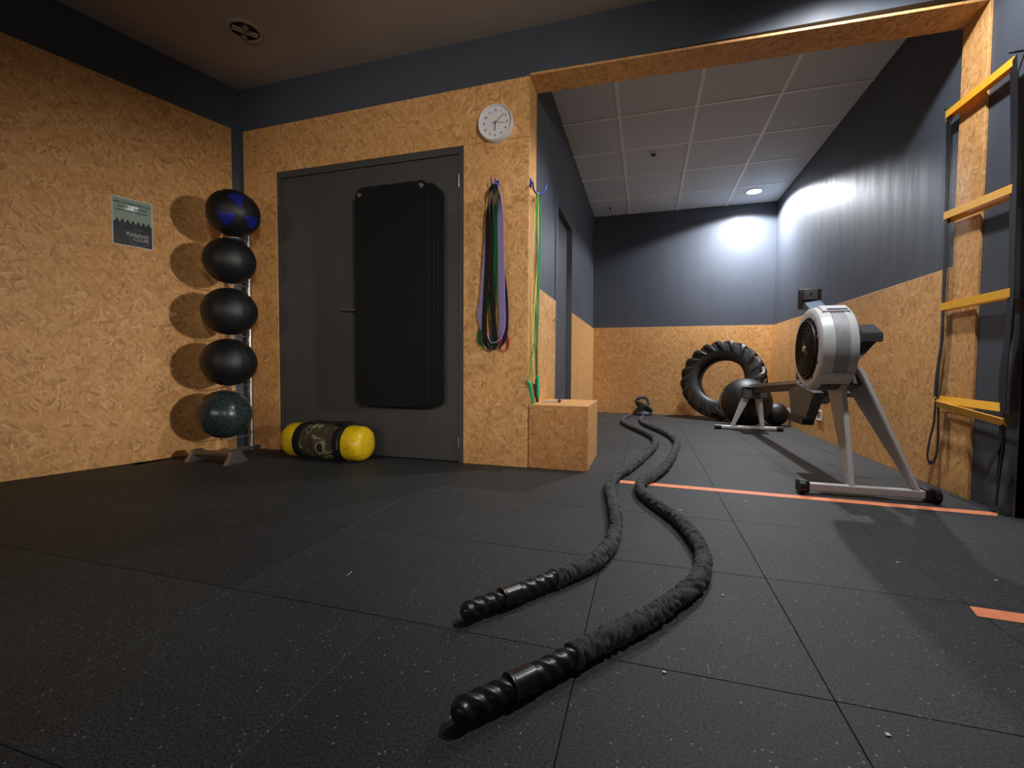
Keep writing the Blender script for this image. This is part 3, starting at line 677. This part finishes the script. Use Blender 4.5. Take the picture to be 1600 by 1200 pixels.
O_ = (pA+pD)/2-Z_*H_/2
def PW(x, y, d=0): return O_+u*(x*W_)+Z_*(y*H_)+N_*d
t = thing('poster', 'small laminated green and black notice on the left chipboard wall', 'poster', PW(.5, 0))
def quadp(name, x0, x1, y0, y1, d, mt, skew=None):
    bm = nb(); P = [PW(x0, y0), PW(x1, y0), PW(x1, y1), PW(x0, y1)]
    hexa(bm, [p+N_*d for p in P]+[p+N_*(d+.0006) for p in P]); return ob(name, bm, mt, t)
quadp('laminate', -.03, 1.03, -.02, 1.02, -.0015, M_FOIL)
quadp('green_print', 0, 1, .42, 1, -.0005, M_PAPG)
quadp('black_print', 0, 1, 0, .48, .0003, M_PAPK)
bm = nb()
for k in range(7):     # jagged silhouettes along the dark photo
    x = .10+k*.135; r = .05
    vs = [bm.verts.new(PW(x+dx, .475+dy, .0012)) for dx, dy in ((-.05, 0), (.05, 0), (.035, .045), (.0, .08), (-.035, .045))]; bm.faces.new(vs)
bmesh.ops.recalc_face_normals(bm, faces=bm.faces); ob('silhouettes', bm, M_PAPK, t)
TM = Matrix((u, Z_, N_)).transposed().to_4x4()
def ptext(s, x, y, size, mt):
    M = TM.copy(); M.translation = PW(x, y, .0016); ob('lettering', text(s, size, M, '', mt, t), mt, t)
ptext('MERCI DE REMETTRE LE SOL', .50, .90, .0150, M_PAPT); ptext('PROPRE ET SES BALLES', .50, .815, .0150, M_PAPT); ptext('APRES CHAQUE UTILISATION', .47, .735, .0125, M_PAPT)
ptext('Kalistom', .62, .25, .034, M_PAPL); ptext('CLUB', .70, .155, .032, M_PAPL)
bm = nb(); tube(bm, [PW(.66, .19, .0018)+u*(.052*math.cos(2*PI*k/32))+Z_*(.052*math.sin(2*PI*k/32)) for k in range(32)], .0012, 6, closed=True); ob('logo_ring', bm, M_PAPL, t)

# ------------------------------------------------------------------ resistance bands
hk = at(774, 287, 1, YD-.03)
t = thing('wall_hook', 'blue double hook on the chipboard holding the resistance bands', 'hook', (hk.x, YD, hk.z))
for s in (-1, 1):
    bm = nb(); tube(bm, catmull([Vector((hk.x+s*.009, YD-.002, hk.z+.012)), Vector((hk.x+s*.010, YD-.03, hk.z-.012)), Vector((hk.x+s*.012, YD-.062, hk.z-.014)), Vector((hk.x+s*.013, YD-.075, hk.z+.014))], .006), .0048, 10); ob('prong', bm, M_HOOK, t, smooth=True)
bm = nb(); box(bm, (hk.x-.016, YD-.004, hk.z-.02), (hk.x+.016, YD, hk.z+.03), bev=.002); ob('back_plate', bm, M_HOOK, t)
def band(label, px, width, mt, yoff, tw=.9):
    """closed strap: pixel outline of the loop seen from the front; flat side turned partly to the room"""
    P = [at(x, y, 1, YD-yoff) for x, y in px]
    bm = nb(); C = catmull(P, .012)
    ribbon(bm, C, lambda i, tt: (.95*min(1, 9*min(i, 1-i))*max(0, abs(tt.z)-.2)/.8*(1 if i < .5 else 1), -1+.72*min(1, 9*min(i, 1-i))*abs(tt.z)**4, 0), width, .0045)
    return tag(ob('resistance_band', bm, mt, org=P[0], smooth=40), label, 'resistance band', 'resistance bands on the blue hook')
band('wide black looped resistance band, leftmost on the blue hook', [(772, 289), (766, 296), (763, 320), (762, 400), (759, 460), (757, 500), (759, 535), (768, 546), (774, 541), (772, 510), (768, 440), (767, 350), (770, 300), (773, 289)], .036, M_OLIVE, .066)
band('green looped resistance band showing between the black and lavender ones', [(774, 289), (771, 300), (771, 400), (764, 470), (751, 515), (750, 535), (759, 545), (768, 540), (771, 510), (774, 440), (775, 360), (775, 300), (774, 289)], .026, M_GRNL, .044)
band('dark purple looped resistance band behind the lavender one', [(776, 288), (779, 310), (783, 400), (790, 460), (791, 510), (786, 535), (776, 545), (764, 541), (757, 520), (754, 480), (760, 420), (768, 340), (773, 300), (775, 288)], .030, M_DPUR, .034)
band('lavender looped resistance band hanging in front on the blue hook', [(776, 287), (780, 296), (782, 330), (783, 400), (784, 460), (785, 505), (780, 527), (770, 536), (761, 528), (754, 510), (751, 487), (754, 468), (757, 440), (763, 360), (770, 300), (775, 287)], .046, M_PURP, .055)
band('thin red looped resistance band peeping out at the lower right', [(780, 500), (787, 512), (793, 528), (794, 540), (789, 549), (783, 546), (781, 536), (784, 520), (781, 502)], .012, M_REDL, .030)

# ------------------------------------------------------------------ jump ropes on the jamb
jx = XL
hk2 = Vector((XL+.035, 2.862, at(842, 300, 0, XL+.035).z))
t = thing('wall_hook', 'blue U shaped hook on the jamb holding the jump ropes', 'hook', (XL, hk2.y, hk2.z))
bm = nb(); tube(bm, catmull([Vector((XL+.008, at(832.5, 284, 0, XL+.012).y, at(832.5, 284, 0, XL+.012).z))]+[at(x, y, 0, XL+.035) for x, y in ((833, 287), (834, 296), (838, 302), (843, 303.5), (848, 302), (852, 296), (853, 286))], .006), .0055, 10); ob('prong', bm, M_HOOK, t, smooth=True)
bm = nb(); box(bm, (XL, hk2.y-.11, hk2.z+.0), (XL+.008, hk2.y-.08, hk2.z+.05), bev=.002); ob('back_plate', bm, M_HOOK, t)
def jrope(label, pts, r, mt, hands, hm):
    tj = thing('jump_rope', label, 'jump rope', hk2, 'jump ropes on the jamb hook')
    P = [at(x, y, 0, XL+off) for x, y, off in pts]
    bm = nb(); tube(bm, catmull(P, .02), r, 8); ob('cable', bm, mt, tj, smooth=True)
    for (x0, y0, x1, y1, off, rad) in hands:
        a, b = at(x0, y0, 0, XL+off), at(x1, y1, 0, XL+off); bm = nb(); d = (b-a); 
        lathe(bm, [(rad*.4, 0), (rad*.95, .004), (rad*1.0, .02), (rad*.93, .026), (rad*.93, .03), (rad, .034), (rad*.95, d.length*.6), (rad*1.05, d.length-.006), (rad*.7, d.length), (0, d.length)], 16, rotm(a, d)); ob('handle', bm, hm, tj, smooth=40)
jrope('green jump rope with bright green handles on the jamb hook', [(827, 596, .020), (829, 570, .020), (835, 540, .022), (838, 500, .024), (841, 440, .028), (840, 380, .030), (838, 320, .034), (842, 302, .046), (844, 320, .042), (844, 400, .030), (842, 470, .026), (840, 530, .024), (840, 586, .024)], .0042, M_ROPEG, [(826, 596, 833, 630, .018, .0115), (840.5, 586, 841, 621, .022, .0105)], M_HANDG)
jrope('yellow jump rope hanging closest to the edge of the jamb', [(835, 600, .012), (832, 560, .012), (831, 480, .012), (832, 400, .014), (836, 320, .024), (840, 302, .034), (841, 330, .028), (839, 420, .018), (834, 500, .014), (834, 600, .013)], .005, M_ROPEY, [(834.5, 600, 838, 622, .012, .008)], M_BLACK)
jrope('brown jump rope with a black handle behind the green one', [(838, 590, .010), (836.5, 520, .010), (837, 440, .012), (838, 360, .018), (839, 303, .022), (841, 340, .018), (840, 440, .012), (838.5, 560, .011), (838.5, 600, .011)], .0035, M_ROPEB, [(838, 592, 840, 628, .009, .008)], M_BLACK)

# ------------------------------------------------------------------ tractor tyre
RT, RI, WT = .475, .262, .23
tp = Vector((.90, 5.90, 0)); tilt = math.radians(13); turn = math.radians(-24)
ax = Matrix.Rotation(turn, 4, 'Z')@Matrix.Rotation(-tilt, 4, 'X')
ctr = tp+Vector((0, .10, RT*math.cos(tilt)+WT*.5*math.sin(tilt)-.002))
t = thing('tractor_tyre', 'large worn tractor tyre leaning against the back wall of the alcove', 'tyre', tp)
MT = Matrix.Translation(ctr)@ax@Matrix.Rotation(PI/2, 4, 'X')     # local Z = tyre axle
bm = nb(); w2 = WT/2
prof = [(RI, -w2*.62), (RI+.012, -w2*.80), (RI+.05, -w2*.98), (RI+.10, -w2*1.0), (RT-.045, -w2*.88), (RT-.030, -w2*.6), (RT-.026, 0), (RT-.030, w2*.6), (RT-.045, w2*.88), (RI+.10, w2), (RI+.05, w2*.98), (RI+.012, w2*.80), (RI, w2*.62), (RI+.03, w2*.5), (RI+.07, w2*.7), (RT-.06, w2*.6), (RT-.06, -w2*.6), (RI+.07, -w2*.7), (RI+.03, -w2*.5), (RI, -w2*.62)]
lathe(bm, prof, 72, MT, cap=False); bmesh.ops.remove_doubles(bm, verts=bm.verts, dist=1e-5); bmesh.ops.recalc_face_normals(bm, faces=bm.faces)
ob('carcass', bm, M_TYRE, t, smooth=40)
NL = 20
lug0 = None
for side in (-1, 1):
    bm = nb(); rows = []
    # a lug: runs from the sidewall shoulder to the middle of the tread, swept backwards
    path = [(RT-.125, w2*1.0, -.095, .012, .004), (RT-.075, w2*.99, -.055, .018, .018), (RT-.040, w2*.92, -.030, .021, .026), (RT-.024, w2*.80, -.012, .021, .028), (RT-.022, w2*.4, .035, .019, .030), (RT-.022, -w2*.05, .085, .017, .030)]
    for (rr, zz, ang, hw, hgt) in path:
        a = ang/.45*1.0
        tang = hw/rr
        nr, nz = (0, 1) if zz > w2*.96 and rr < RT-.06 else ((.7, .7) if zz > w2*.9 else (1, 0))
        row = []
        for (s_, up) in ((-1.35, 0), (-.8, 1), (.8, 1), (1.35, 0)):
            R__ = rr+nr*hgt*up; Z__ = (zz+nz*hgt*up*.6)*side; A__ = a+tang*s_
            row.append(bm.verts.new((R__*math.cos(A__), R__*math.sin(A__), Z__)))
        rows.append(row)
    for A, B in zip(rows, rows[1:]):
        for k in range(3): bm.faces.new((A[k], A[k+1], B[k+1], B[k]))
        bm.faces.new((A[3], A[0], B[0], B[3]))
    bm.faces.new(rows[0]); bm.faces.new(rows[-1][::-1]); bmesh.ops.recalc_face_normals(bm, faces=bm.faces)
    me = None
    for k in range(NL):
        if me is None:
            o = ob('tread_lug', bm, M_TYRE, t, smooth=40, keep=True); me = o.data
        else:
            o = bpy.data.objects.new('tread_lug', me); COL.objects.link(o); o.parent = t
        L_ = Matrix.Translation(-tp)@MT@Matrix.Rotation(2*PI*(k+(.5 if side > 0 else 0))/NL, 4, 'Z'); o.matrix_local = L_

# ------------------------------------------------------------------ exercise balls behind the rower
def gym_ball(c, r, label):
    t = thing('exercise_ball', label, 'exercise ball', (c.x, c.y, 0), 'black balls in the alcove')
    bm = nb(); lathe(bm, [(r*math.sin(PI*i/30), r*math.cos(PI*i/30)) for i in range(31)], 48, None, cap=False)
    for v in bm.verts:
        if abs((v.co.z/r)*14 % 1-.5) < .12 and abs(v.co.z) < r*.75: v.co *= .997
    bmesh.ops.recalc_face_normals(bm, faces=bm.faces); bmesh.ops.transform(bm, matrix=rotm(c, (.9, -.25, .2)), verts=bm.verts); ob('shell', bm, M_LEATHER, t, smooth=True)
    return t
cb = at(1165, 622, 1, 5.43); rb = .262; cb.z = rb
tb = gym_ball(cb, rb, 'large black exercise ball with tan seam in front of the tractor tyre')
bm = nb(); s_ = Vector((-.985, -.17, 0)).normalized()
tube(bm, [cb+(Vector((0, 0, 1))*math.cos(a)+s_*math.sin(a))*(rb*1.003) for a in [math.radians(x) for x in range(62, 150, 4)]], .0045, 6); tag(ob('seam_piping', bm, M_TAN, tb, smooth=True), 'tan seam piping')
cb2 = Vector((1.395, 5.62, .128))
gym_ball(cb2, .128, 'smaller black ball half hidden under the rail of the rowing machine')

# ------------------------------------------------------------------ rowing machine
AX = 1.035
rw = thing('rowing_machine', 'grey and black air rowing machine with a white flywheel cage standing in the alcove', 'rowing machine', (AX, 3.6, 0))
FY, FZ, FR = 2.86, .748, .229
FX0, FX1 = .853, 1.026
def P3(x, y, z): return Vector((x, y, z))
# front foot
b0, b1 = at(1247, 768, 2, 0), at(1437, 777, 2, 0); fy = 2.635
bm = nb(); box(bm, (.80, fy-.022, .016), (1.315, fy+.022, .054), bev=.004); ob('front_foot', bm, M_GREYP, rw)
for x, s in ((.775, -1), (1.335, 1)):
    bm = nb(); cyl(bm, (x-.013, fy-.022, .036), (x+.013, fy-.022, .036), .036, 20); wh = ob('wheel', bm, M_BLACK, rw, smooth=40)
    bm = nb(); box(bm, (x-.026+s*-.012, fy-.03, .006), (x+.026-s*.012, fy+.034, .066), bev=.008); ob('wheel_cap', bm, M_BLACK, wh, smooth=40)
# two tapered front legs
def leg(xb, xt, yt0, yt1, zt, yb0, yb1, wb=.011, wt=.012):
    bm = nb(); hexa(bm, [P3(xb-wb, yb0, .05), P3(xb+wb, yb0, .05), P3(xb+wb, yb1, .05), P3(xb-wb, yb1, .05), P3(xt-wt, yt0, zt), P3(xt+wt, yt0, zt), P3(xt+wt, yt1, zt), P3(xt-wt, yt1, zt)])
    bmesh.ops.bevel(bm, geom=list(bm.edges), offset=.004, segments=2, affect='EDGES'); ob('front_leg', bm, M_GREYP, rw, smooth=35)
leg(1.000, .990, 2.735, 2.94, .56, fy-.02, fy+.03)
leg(1.272, 1.060, 2.72, 3.03, .64, fy-.02, fy+.03)
# flywheel cage
MX = Matrix.Rotation(PI/2, 4, 'Y')
def fl(prof, name, mt, sm=35, parent=rw, seg=64, cap=False):
    bm = nb(); lathe(bm, prof, seg, Matrix.Translation((0, FY, FZ))@MX, cap); bmesh.ops.recalc_face_normals(bm, faces=bm.faces); return ob(name, bm, mt, parent, smooth=sm)
hub = (FX0+FX1)/2; hw = (FX1-FX0)/2
cage = fl([(.170, FX0+.012), (.172, FX0+.002), (.205, FX0), (.222, FX0+.010), (FR, FX0+.040), (FR+.002, FX0+.058), (FR-.003, FX0+.060), (FR-.003, FX1-.05), (FR+.002, FX1-.048), (FR, FX1-.03), (.222, FX1-.008), (.20, FX1), (.05, FX1+.004), (0, FX1+.004)], 'flywheel_cage', M_GRAYPL)
fl([(0, FX0-.008), (.06, FX0-.008), (.13, FX0-.006), (.168, FX0+.004), (.171, FX0+.04), (0, FX0+.05)], 'fan_grille', M_DARK, parent=cage)
for rr in (.035, .055, .075, .095, .115, .135, .155):
    fl([(rr-.002, FX0-.012), (rr+.002, FX0-.012), (rr+.002, FX0-.004), (rr-.002, FX0-.004)], 'grille_ring', M_BLACK, parent=cage, seg=40)
bm = nb()
for k in range(24):
    a = 2*PI*k/24; c_, s__ = math.cos(a), math.sin(a)
    cyl(bm, (FX0-.010, FY+c_*.02, FZ+s__*.02), (FX0-.002, FY+c_*.17, FZ+s__*.17), .0018, 6)
ob('grille_spokes', bm, M_BLACK, cage)
fl([(0, FX0-.020), (.014, FX0-.018), (.018, FX0-.008), (0, FX0+.0)], 'hub_cap', mat('worn_hub', (.55, .50, .30), .4), parent=cage, seg=20)
# perforated band round the front of the rim
def arcband(r, x0, x1, a0, a1, th, name, mt, n=26):
    bm = nb(); R__ = []
    for i in range(n+1):
        a = math.radians(a0+(a1-a0)*i/n); c_, s__ = -math.cos(a), math.sin(a)
        R__.append([bm.verts.new((x, FY+c_*q, FZ+s__*q)) for x, q in ((x0, r), (x1, r), (x1, r+th), (x0, r+th))])
    for A, B in zip(R__, R__[1:]):
        for k in range(4): bm.faces.new((A[k], A[(k+1) % 4], B[(k+1) % 4], B[k]))
    bm.faces.new(R__[0]); bm.faces.new(R__[-1][::-1]); bmesh.ops.recalc_face_normals(bm, faces=bm.faces); return ob(name, bm, mt, cage, smooth=35)
arcband(FR-.002, FX0+.062, FX1-.052, -38, 52, .002, 'perforated_band', M_PERF)
arcband(FR-.004, FX0+.028, FX1-.022, 55, 76, .012, 'damper_cover', M_GRAYPL, 10)
arcband(FR+.001, FX0+.05, FX1-.03, 57, 60, .0095, 'damper_slot', M_DPUR, 4)
arcband(FR-.004, FX0+.030, FX1-.020, -52, -34, .013, 'lower_cover', M_GRAYPL, 10)
arcband(FR-.006, FX0+.036, FX1-.026, -74, -56, .008, 'lower_vent', M_DARKF, 10)
for a in (120, 160, 205, 240):
    bm = nb(); aa = math.radians(a); box(bm, (-.006, -.012, -.008), (.010, .012, .008), bev=.003, M=Matrix.Translation((FX0+.004, FY+math.sin(aa)*.178*-1*0+math.cos(aa)*-.178*-1, FZ+math.sin(aa)*.178))); ob('clip', bm, M_GRAYPL if a < 180 else M_BLACK, cage, smooth=40)
# main frame under and behind the cage
def prism(pts, x0, x1, name, mt, bev=.004, parent=rw):
    bm = nb(); A = [bm.verts.new((x0, y, z)) for y, z in pts]; B = [bm.verts.new((x1, y, z)) for y, z in pts]
    bm.faces.new(A); bm.faces.new(B[::-1])
    for k in range(len(A)): bm.faces.new((A[k], B[k], B[(k+1) % len(A)], A[(k+1) % len(A)]))
    bmesh.ops.recalc_face_normals(bm, faces=bm.faces); bmesh.ops.bevel(bm, geom=list(bm.edges), offset=bev, segments=2, affect='EDGES'); return ob(name, bm, mt, parent, smooth=35)
prism([(2.74, .56), (2.96, .50), (3.20, .42), (3.55, .40), (3.55, .475), (3.2, .50), (3.05, .60), (2.80, .66)], AX-.035, AX+.04, 'main_frame', M_DARKF)
# foot boards (undersides show)
M_FOOT = mat('olive_grey_plastic', (.085, .083, .07), .45)
for x0, x1 in ((.935, .99),):
    prism([(2.98, .50), (3.12, .33), (3.40, .302), (3.47, .495), (3.25, .54)], x0, x1, 'foot_board', M_FOOT)
    prism([(3.16, .292), (3.44, .288), (3.50, .37), (3.40, .345), (3.14, .345)], x0-.004, x1+.004, 'heel_cup', M_BLACK, .003)
prism([(3.02, .50), (3.10, .47), (3.28, .50), (3.22, .54)], 1.115, 1.17, 'foot_board', M_FOOT)
# rail, seat and rear legs
rz = lambda y: .547-(y-3.63)*.062
prism([(3.10, rz(3.1)-.055), (5.12, rz(5.12)-.075), (5.12, rz(5.12)), (3.10, rz(3.1))], 1.030, 1.085, 'rail', M_BLACK)
prism([(3.10, rz(3.1)-.016), (5.13, rz(5.13)-.016), (5.13, rz(5.13)+.010), (3.10, rz(3.1)+.010)], 1.020, 1.095, 'rail_cap', M_RAIL, .002)
bm = nb(); box(bm, (.985, 3.30, .560), (1.135, 3.52, .620), bev=.016, seg=3); ob('seat', bm, M_BLACK, rw, smooth=40)
bm = nb(); box(bm, (1.0, 3.33, .52), (1.024, 3.49, .585), bev=.004); box(bm, (1.093, 3.33, .52), (1.117, 3.49, .585), bev=.004); ob('seat_carriage', bm, M_DARKF, rw)
for y in (3.35, 3.47):
    bm = nb(); cyl(bm, (.990, y, .54), (.998, y, .54), .016, 14); ob('roller', bm, M_WHITE, rw, smooth=40)
prism([(5.00, .33), (5.16, .32), (5.18, .435), (5.02, .445)], .955, 1.165, 'rear_block', M_DARKF, .01)
prism([(4.98, .447), (5.16, .436), (5.16, .444), (4.98, .455)], .962, 1.025, 'block_cap', M_GREYP, .002)
bm = nb(); cyl(bm, (.73, 5.10, .024), (1.31, 5.10, .024), .021, 16); rf = ob('rear_foot', bm, M_GREYP, rw, smooth=40)
for x0, x1 in ((.700, .765), (1.275, 1.335)):
    bm = nb(); cyl(bm, (x0, 5.10, .025), (x1, 5.10, .025), .0245, 16); ob('foot_cap', bm, M_BLACK, rf, smooth=40)
for xb, xt in ((.872, .995), (1.148, 1.10)):
    bm = nb(); a, b = .018, .032
    hexa(bm, [P3(xb-a, 5.085, .04), P3(xb+a, 5.085, .04), P3(xb+a, 5.115, .04), P3(xb-a, 5.115, .04), P3(xt-b, 5.06, .35), P3(xt+b, 5.06, .35), P3(xt+b, 5.14, .35), P3(xt-b, 5.14, .35)])
    bmesh.ops.bevel(bm, geom=list(bm.edges), offset=.004, segments=2, affect='EDGES'); ob('rear_leg', bm, M_GREYP, rw, smooth=35)
# monitor on its arm, left of the cage top
mc = at(1265, 466, 1, 3.08)
A_ = [at(*p, 1, 3.04) for p in ((1257, 473), (1281, 469))]; B_ = [at(*p, 1, 2.97) for p in ((1274, 492), (1300, 487))]
bm = nb(); bk_ = P3(0, .045, -.02); hexa(bm, [B_[0], B_[1], B_[1]+bk_, B_[0]+bk_, A_[0], A_[1], A_[1]+bk_, A_[0]+bk_])
ob('monitor_arm', bm, mat('blue_grey_arm', (.10, .14, .20), .4), rw)
mL = at(1249, 466, 1, 3.09).x; mR = at(1258, 466, 1, 3.09).x; zt = at(1253, 452, 1, 3.09).z; zb = at(1253, 483, 1, 3.09).z
bm = nb(); box(bm, (mL, 3.085, zb), (mL+.115, 3.125, zt), bev=.006); mn = ob('monitor', bm, M_BLACK, rw, smooth=40)
bL, bR = at(1257, 460, 1, 3.04).x, at(1278, 460, 1, 3.04).x; bt, bb = at(1267, 451, 1, 3.04).z, at(1267, 468, 1, 3.04).z
bm = nb(); box(bm, (bL, 3.04, bb), (bR, 3.086, bt), bev=.004); ob('battery_case', bm, M_DARKF, mn, smooth=40)
bm = nb(); cyl(bm, ((bL+bR)/2, 3.036, (bt+bb)/2+.004), ((bL+bR)/2, 3.041, (bt+bb)/2+.004), .006, 12); ob('screw', bm, M_BLACK, mn, smooth=40)
# side box with bracket at the right of the cage
q0, q1 = at(1348, 524, 1, 2.80), at(1381, 524, 1, 2.80)
bm = nb(); hexa(bm, [P3(q0.x, 2.80, q0.z-.035), P3(q1.x, 2.80, q0.z-.035), P3(q1.x-.004, 2.86, q0.z-.02), P3(q0.x, 2.86, q0.z-.02), P3(q0.x, 2.80, q0.z+.012), P3(q1.x, 2.80, q0.z+.012), P3(q1.x-.015, 2.87, q0.z+.065), P3(q0.x-.0, 2.87, q0.z+.065)])
bmesh.ops.bevel(bm, geom=list(bm.edges), offset=.004, segments=2, affect='EDGES'); ob('side_box', bm, mat('dull_grey_metal', (.08, .08, .085), .38, metal=.3), rw, smooth=35)
bm = nb(); hexa(bm, [P3(1.02, 2.84, .64), P3(1.05, 2.82, .64), P3(1.05, 2.87, .64), P3(1.02, 2.88, .64), P3(1.03, 2.82, q0.z-.03), P3(q1.x-.02, 2.82, q0.z-.03), P3(q1.x-.02, 2.86, q0.z-.03), P3(1.03, 2.87, q0.z-.03)]); ob('side_bracket', bm, M_DARKF, rw)

# ------------------------------------------------------------------ agility ladder on the right
LX = 1.490
t = thing('agility_ladder', 'folded agility ladder with yellow rungs and black straps hanging beside the opening', 'agility ladder', (LX, 2.72, 1.9))
def rung(pa, pb, x, w=.040, th=.006, tiltx=0):
    a, b = at(*pa, 0, x), at(*pb, 0, x); bm = nb(); d = (b-a).normalized(); z = Vector((0, 0, 1)); up = (z-d*d.z).normalized(); up = (up+Vector((tiltx, 0, 0))).normalized(); n_ = d.cross(up).normalized()
    vs = [p+up*(s*w/2)+n_*(k*th/2) for k in (-1, 1) for p, s in ((a, -1), (b, -1), (b, 1), (a, 1))]
    hexa(bm, vs); bmesh.ops.bevel(bm, geom=list(bm.edges), offset=.0015, segments=2, affect='EDGES'); ob('rung', bm, M_RUNG, t, smooth=35)
rung((1478, 180), (1586, 94), LX); rung((1479, 186), (1583, 103), LX+.018)
rung((1475, 338), (1583, 294), LX); rung((1477, 345), (1588, 302), LX+.018)
rung((1470, 480), (1584, 456), LX); rung((1472, 481), (1580, 460), LX+.018)
rung((1460, 623), (1566, 637), LX+.010, tiltx=.3); rung((1464, 631), (1571, 661), LX-.012, tiltx=-.4)
def strap(px, x, wd, name='strap', th=.0025):
    P = [at(a, b, 0, x+(c[0] if c else 0)) for a, b, *c in px]; bm = nb()
    ribbon(bm, catmull(P, .02), lambda i, tt: (.25, 1, 0), wd, th); ob(name, bm, M_STRAP, t, smooth=40)
strap([(1482, 176), (1482, 260), (1479, 340), (1477, 410), (1474, 480), (1470, 545), (1466, 575), (1464, 622)], LX+.009, .042)
strap([(1481, 184), (1479, 300), (1476, 400), (1473, 480), (1472, 530), (1467, 560), (1462, 600), (1461, 622)], LX+.014, .040)
strap([(1462, 622), (1459, 660), (1452, 690), (1449, 712), (1452, 722), (1458, 722), (1464, 705), (1466, 670), (1466, 632)], LX-.004, .030)
strap([(1584, 92), (1585, 200), (1584, 290), (1582, 380), (1580, 456), (1574, 530), (1569, 590), (1567, 640)], LX-.004, .060)
strap([(1583, 100), (1584, 230), (1583, 300), (1581, 400), (1580, 458), (1578, 520), (1569, 560), (1565, 600), (1564, 640)], LX+.014, .056)
strap([(1566, 640), (1562, 690), (1552, 715), (1541, 735), (1541, 746), (1550, 752), (1559, 744), (1563, 710), (1568, 664)], LX-.008, .034)
strap([(1570, 662), (1568, 700), (1562, 740), (1556, 790)], LX+.012, .020)
for px_ in ((1481, 174), (1583, 86)):
    p = at(*px_, 0, LX+.01); hook_t = thing('ladder_hook', 'small black hook above the %s end of the top ladder rung' % ('left' if px_[0] < 1500 else 'right'), 'hook', (XR+.01, p.y, p.z))
    bm = nb(); tube(bm, catmull([Vector((XR+(.011 if px_[0] > 1500 else .011), p.y, p.z+.012)), Vector((p.x, p.y, p.z+.012)), Vector((p.x-.008, p.y, p.z+.010)), Vector((p.x-.012, p.y, p.z+.018))], .006), .005, 8); ob('peg', bm, M_BLACK, hook_t, smooth=True)

# ------------------------------------------------------------------ wall socket
p = at(1280, 649, 0, XR-.003)
t = thing('wall_socket', 'small white wall socket low on the right chipboard behind the rowing machine', 'socket', (XR, p.y, p.z))
bm = nb()
for lo, hi in (((-.012, -.062, -.045), (0, .062, -.033)), ((-.012, -.062, .033), (0, .062, .045)), ((-.012, -.062, -.033), (0, -.048, .033)), ((-.012, .048, -.033), (0, .062, .033))): box(bm, Vector(lo)+Vector((XR, p.y, p.z)), Vector(hi)+Vector((XR, p.y, p.z)), bev=.002, seg=1)
ob('surround', bm, M_WHITE, t)
bm = nb(); box(bm, (XR-.005, p.y-.047, p.z-.032), (XR, p.y+.047, p.z+.032)); ob('socket_face', bm, M_TAN, t)
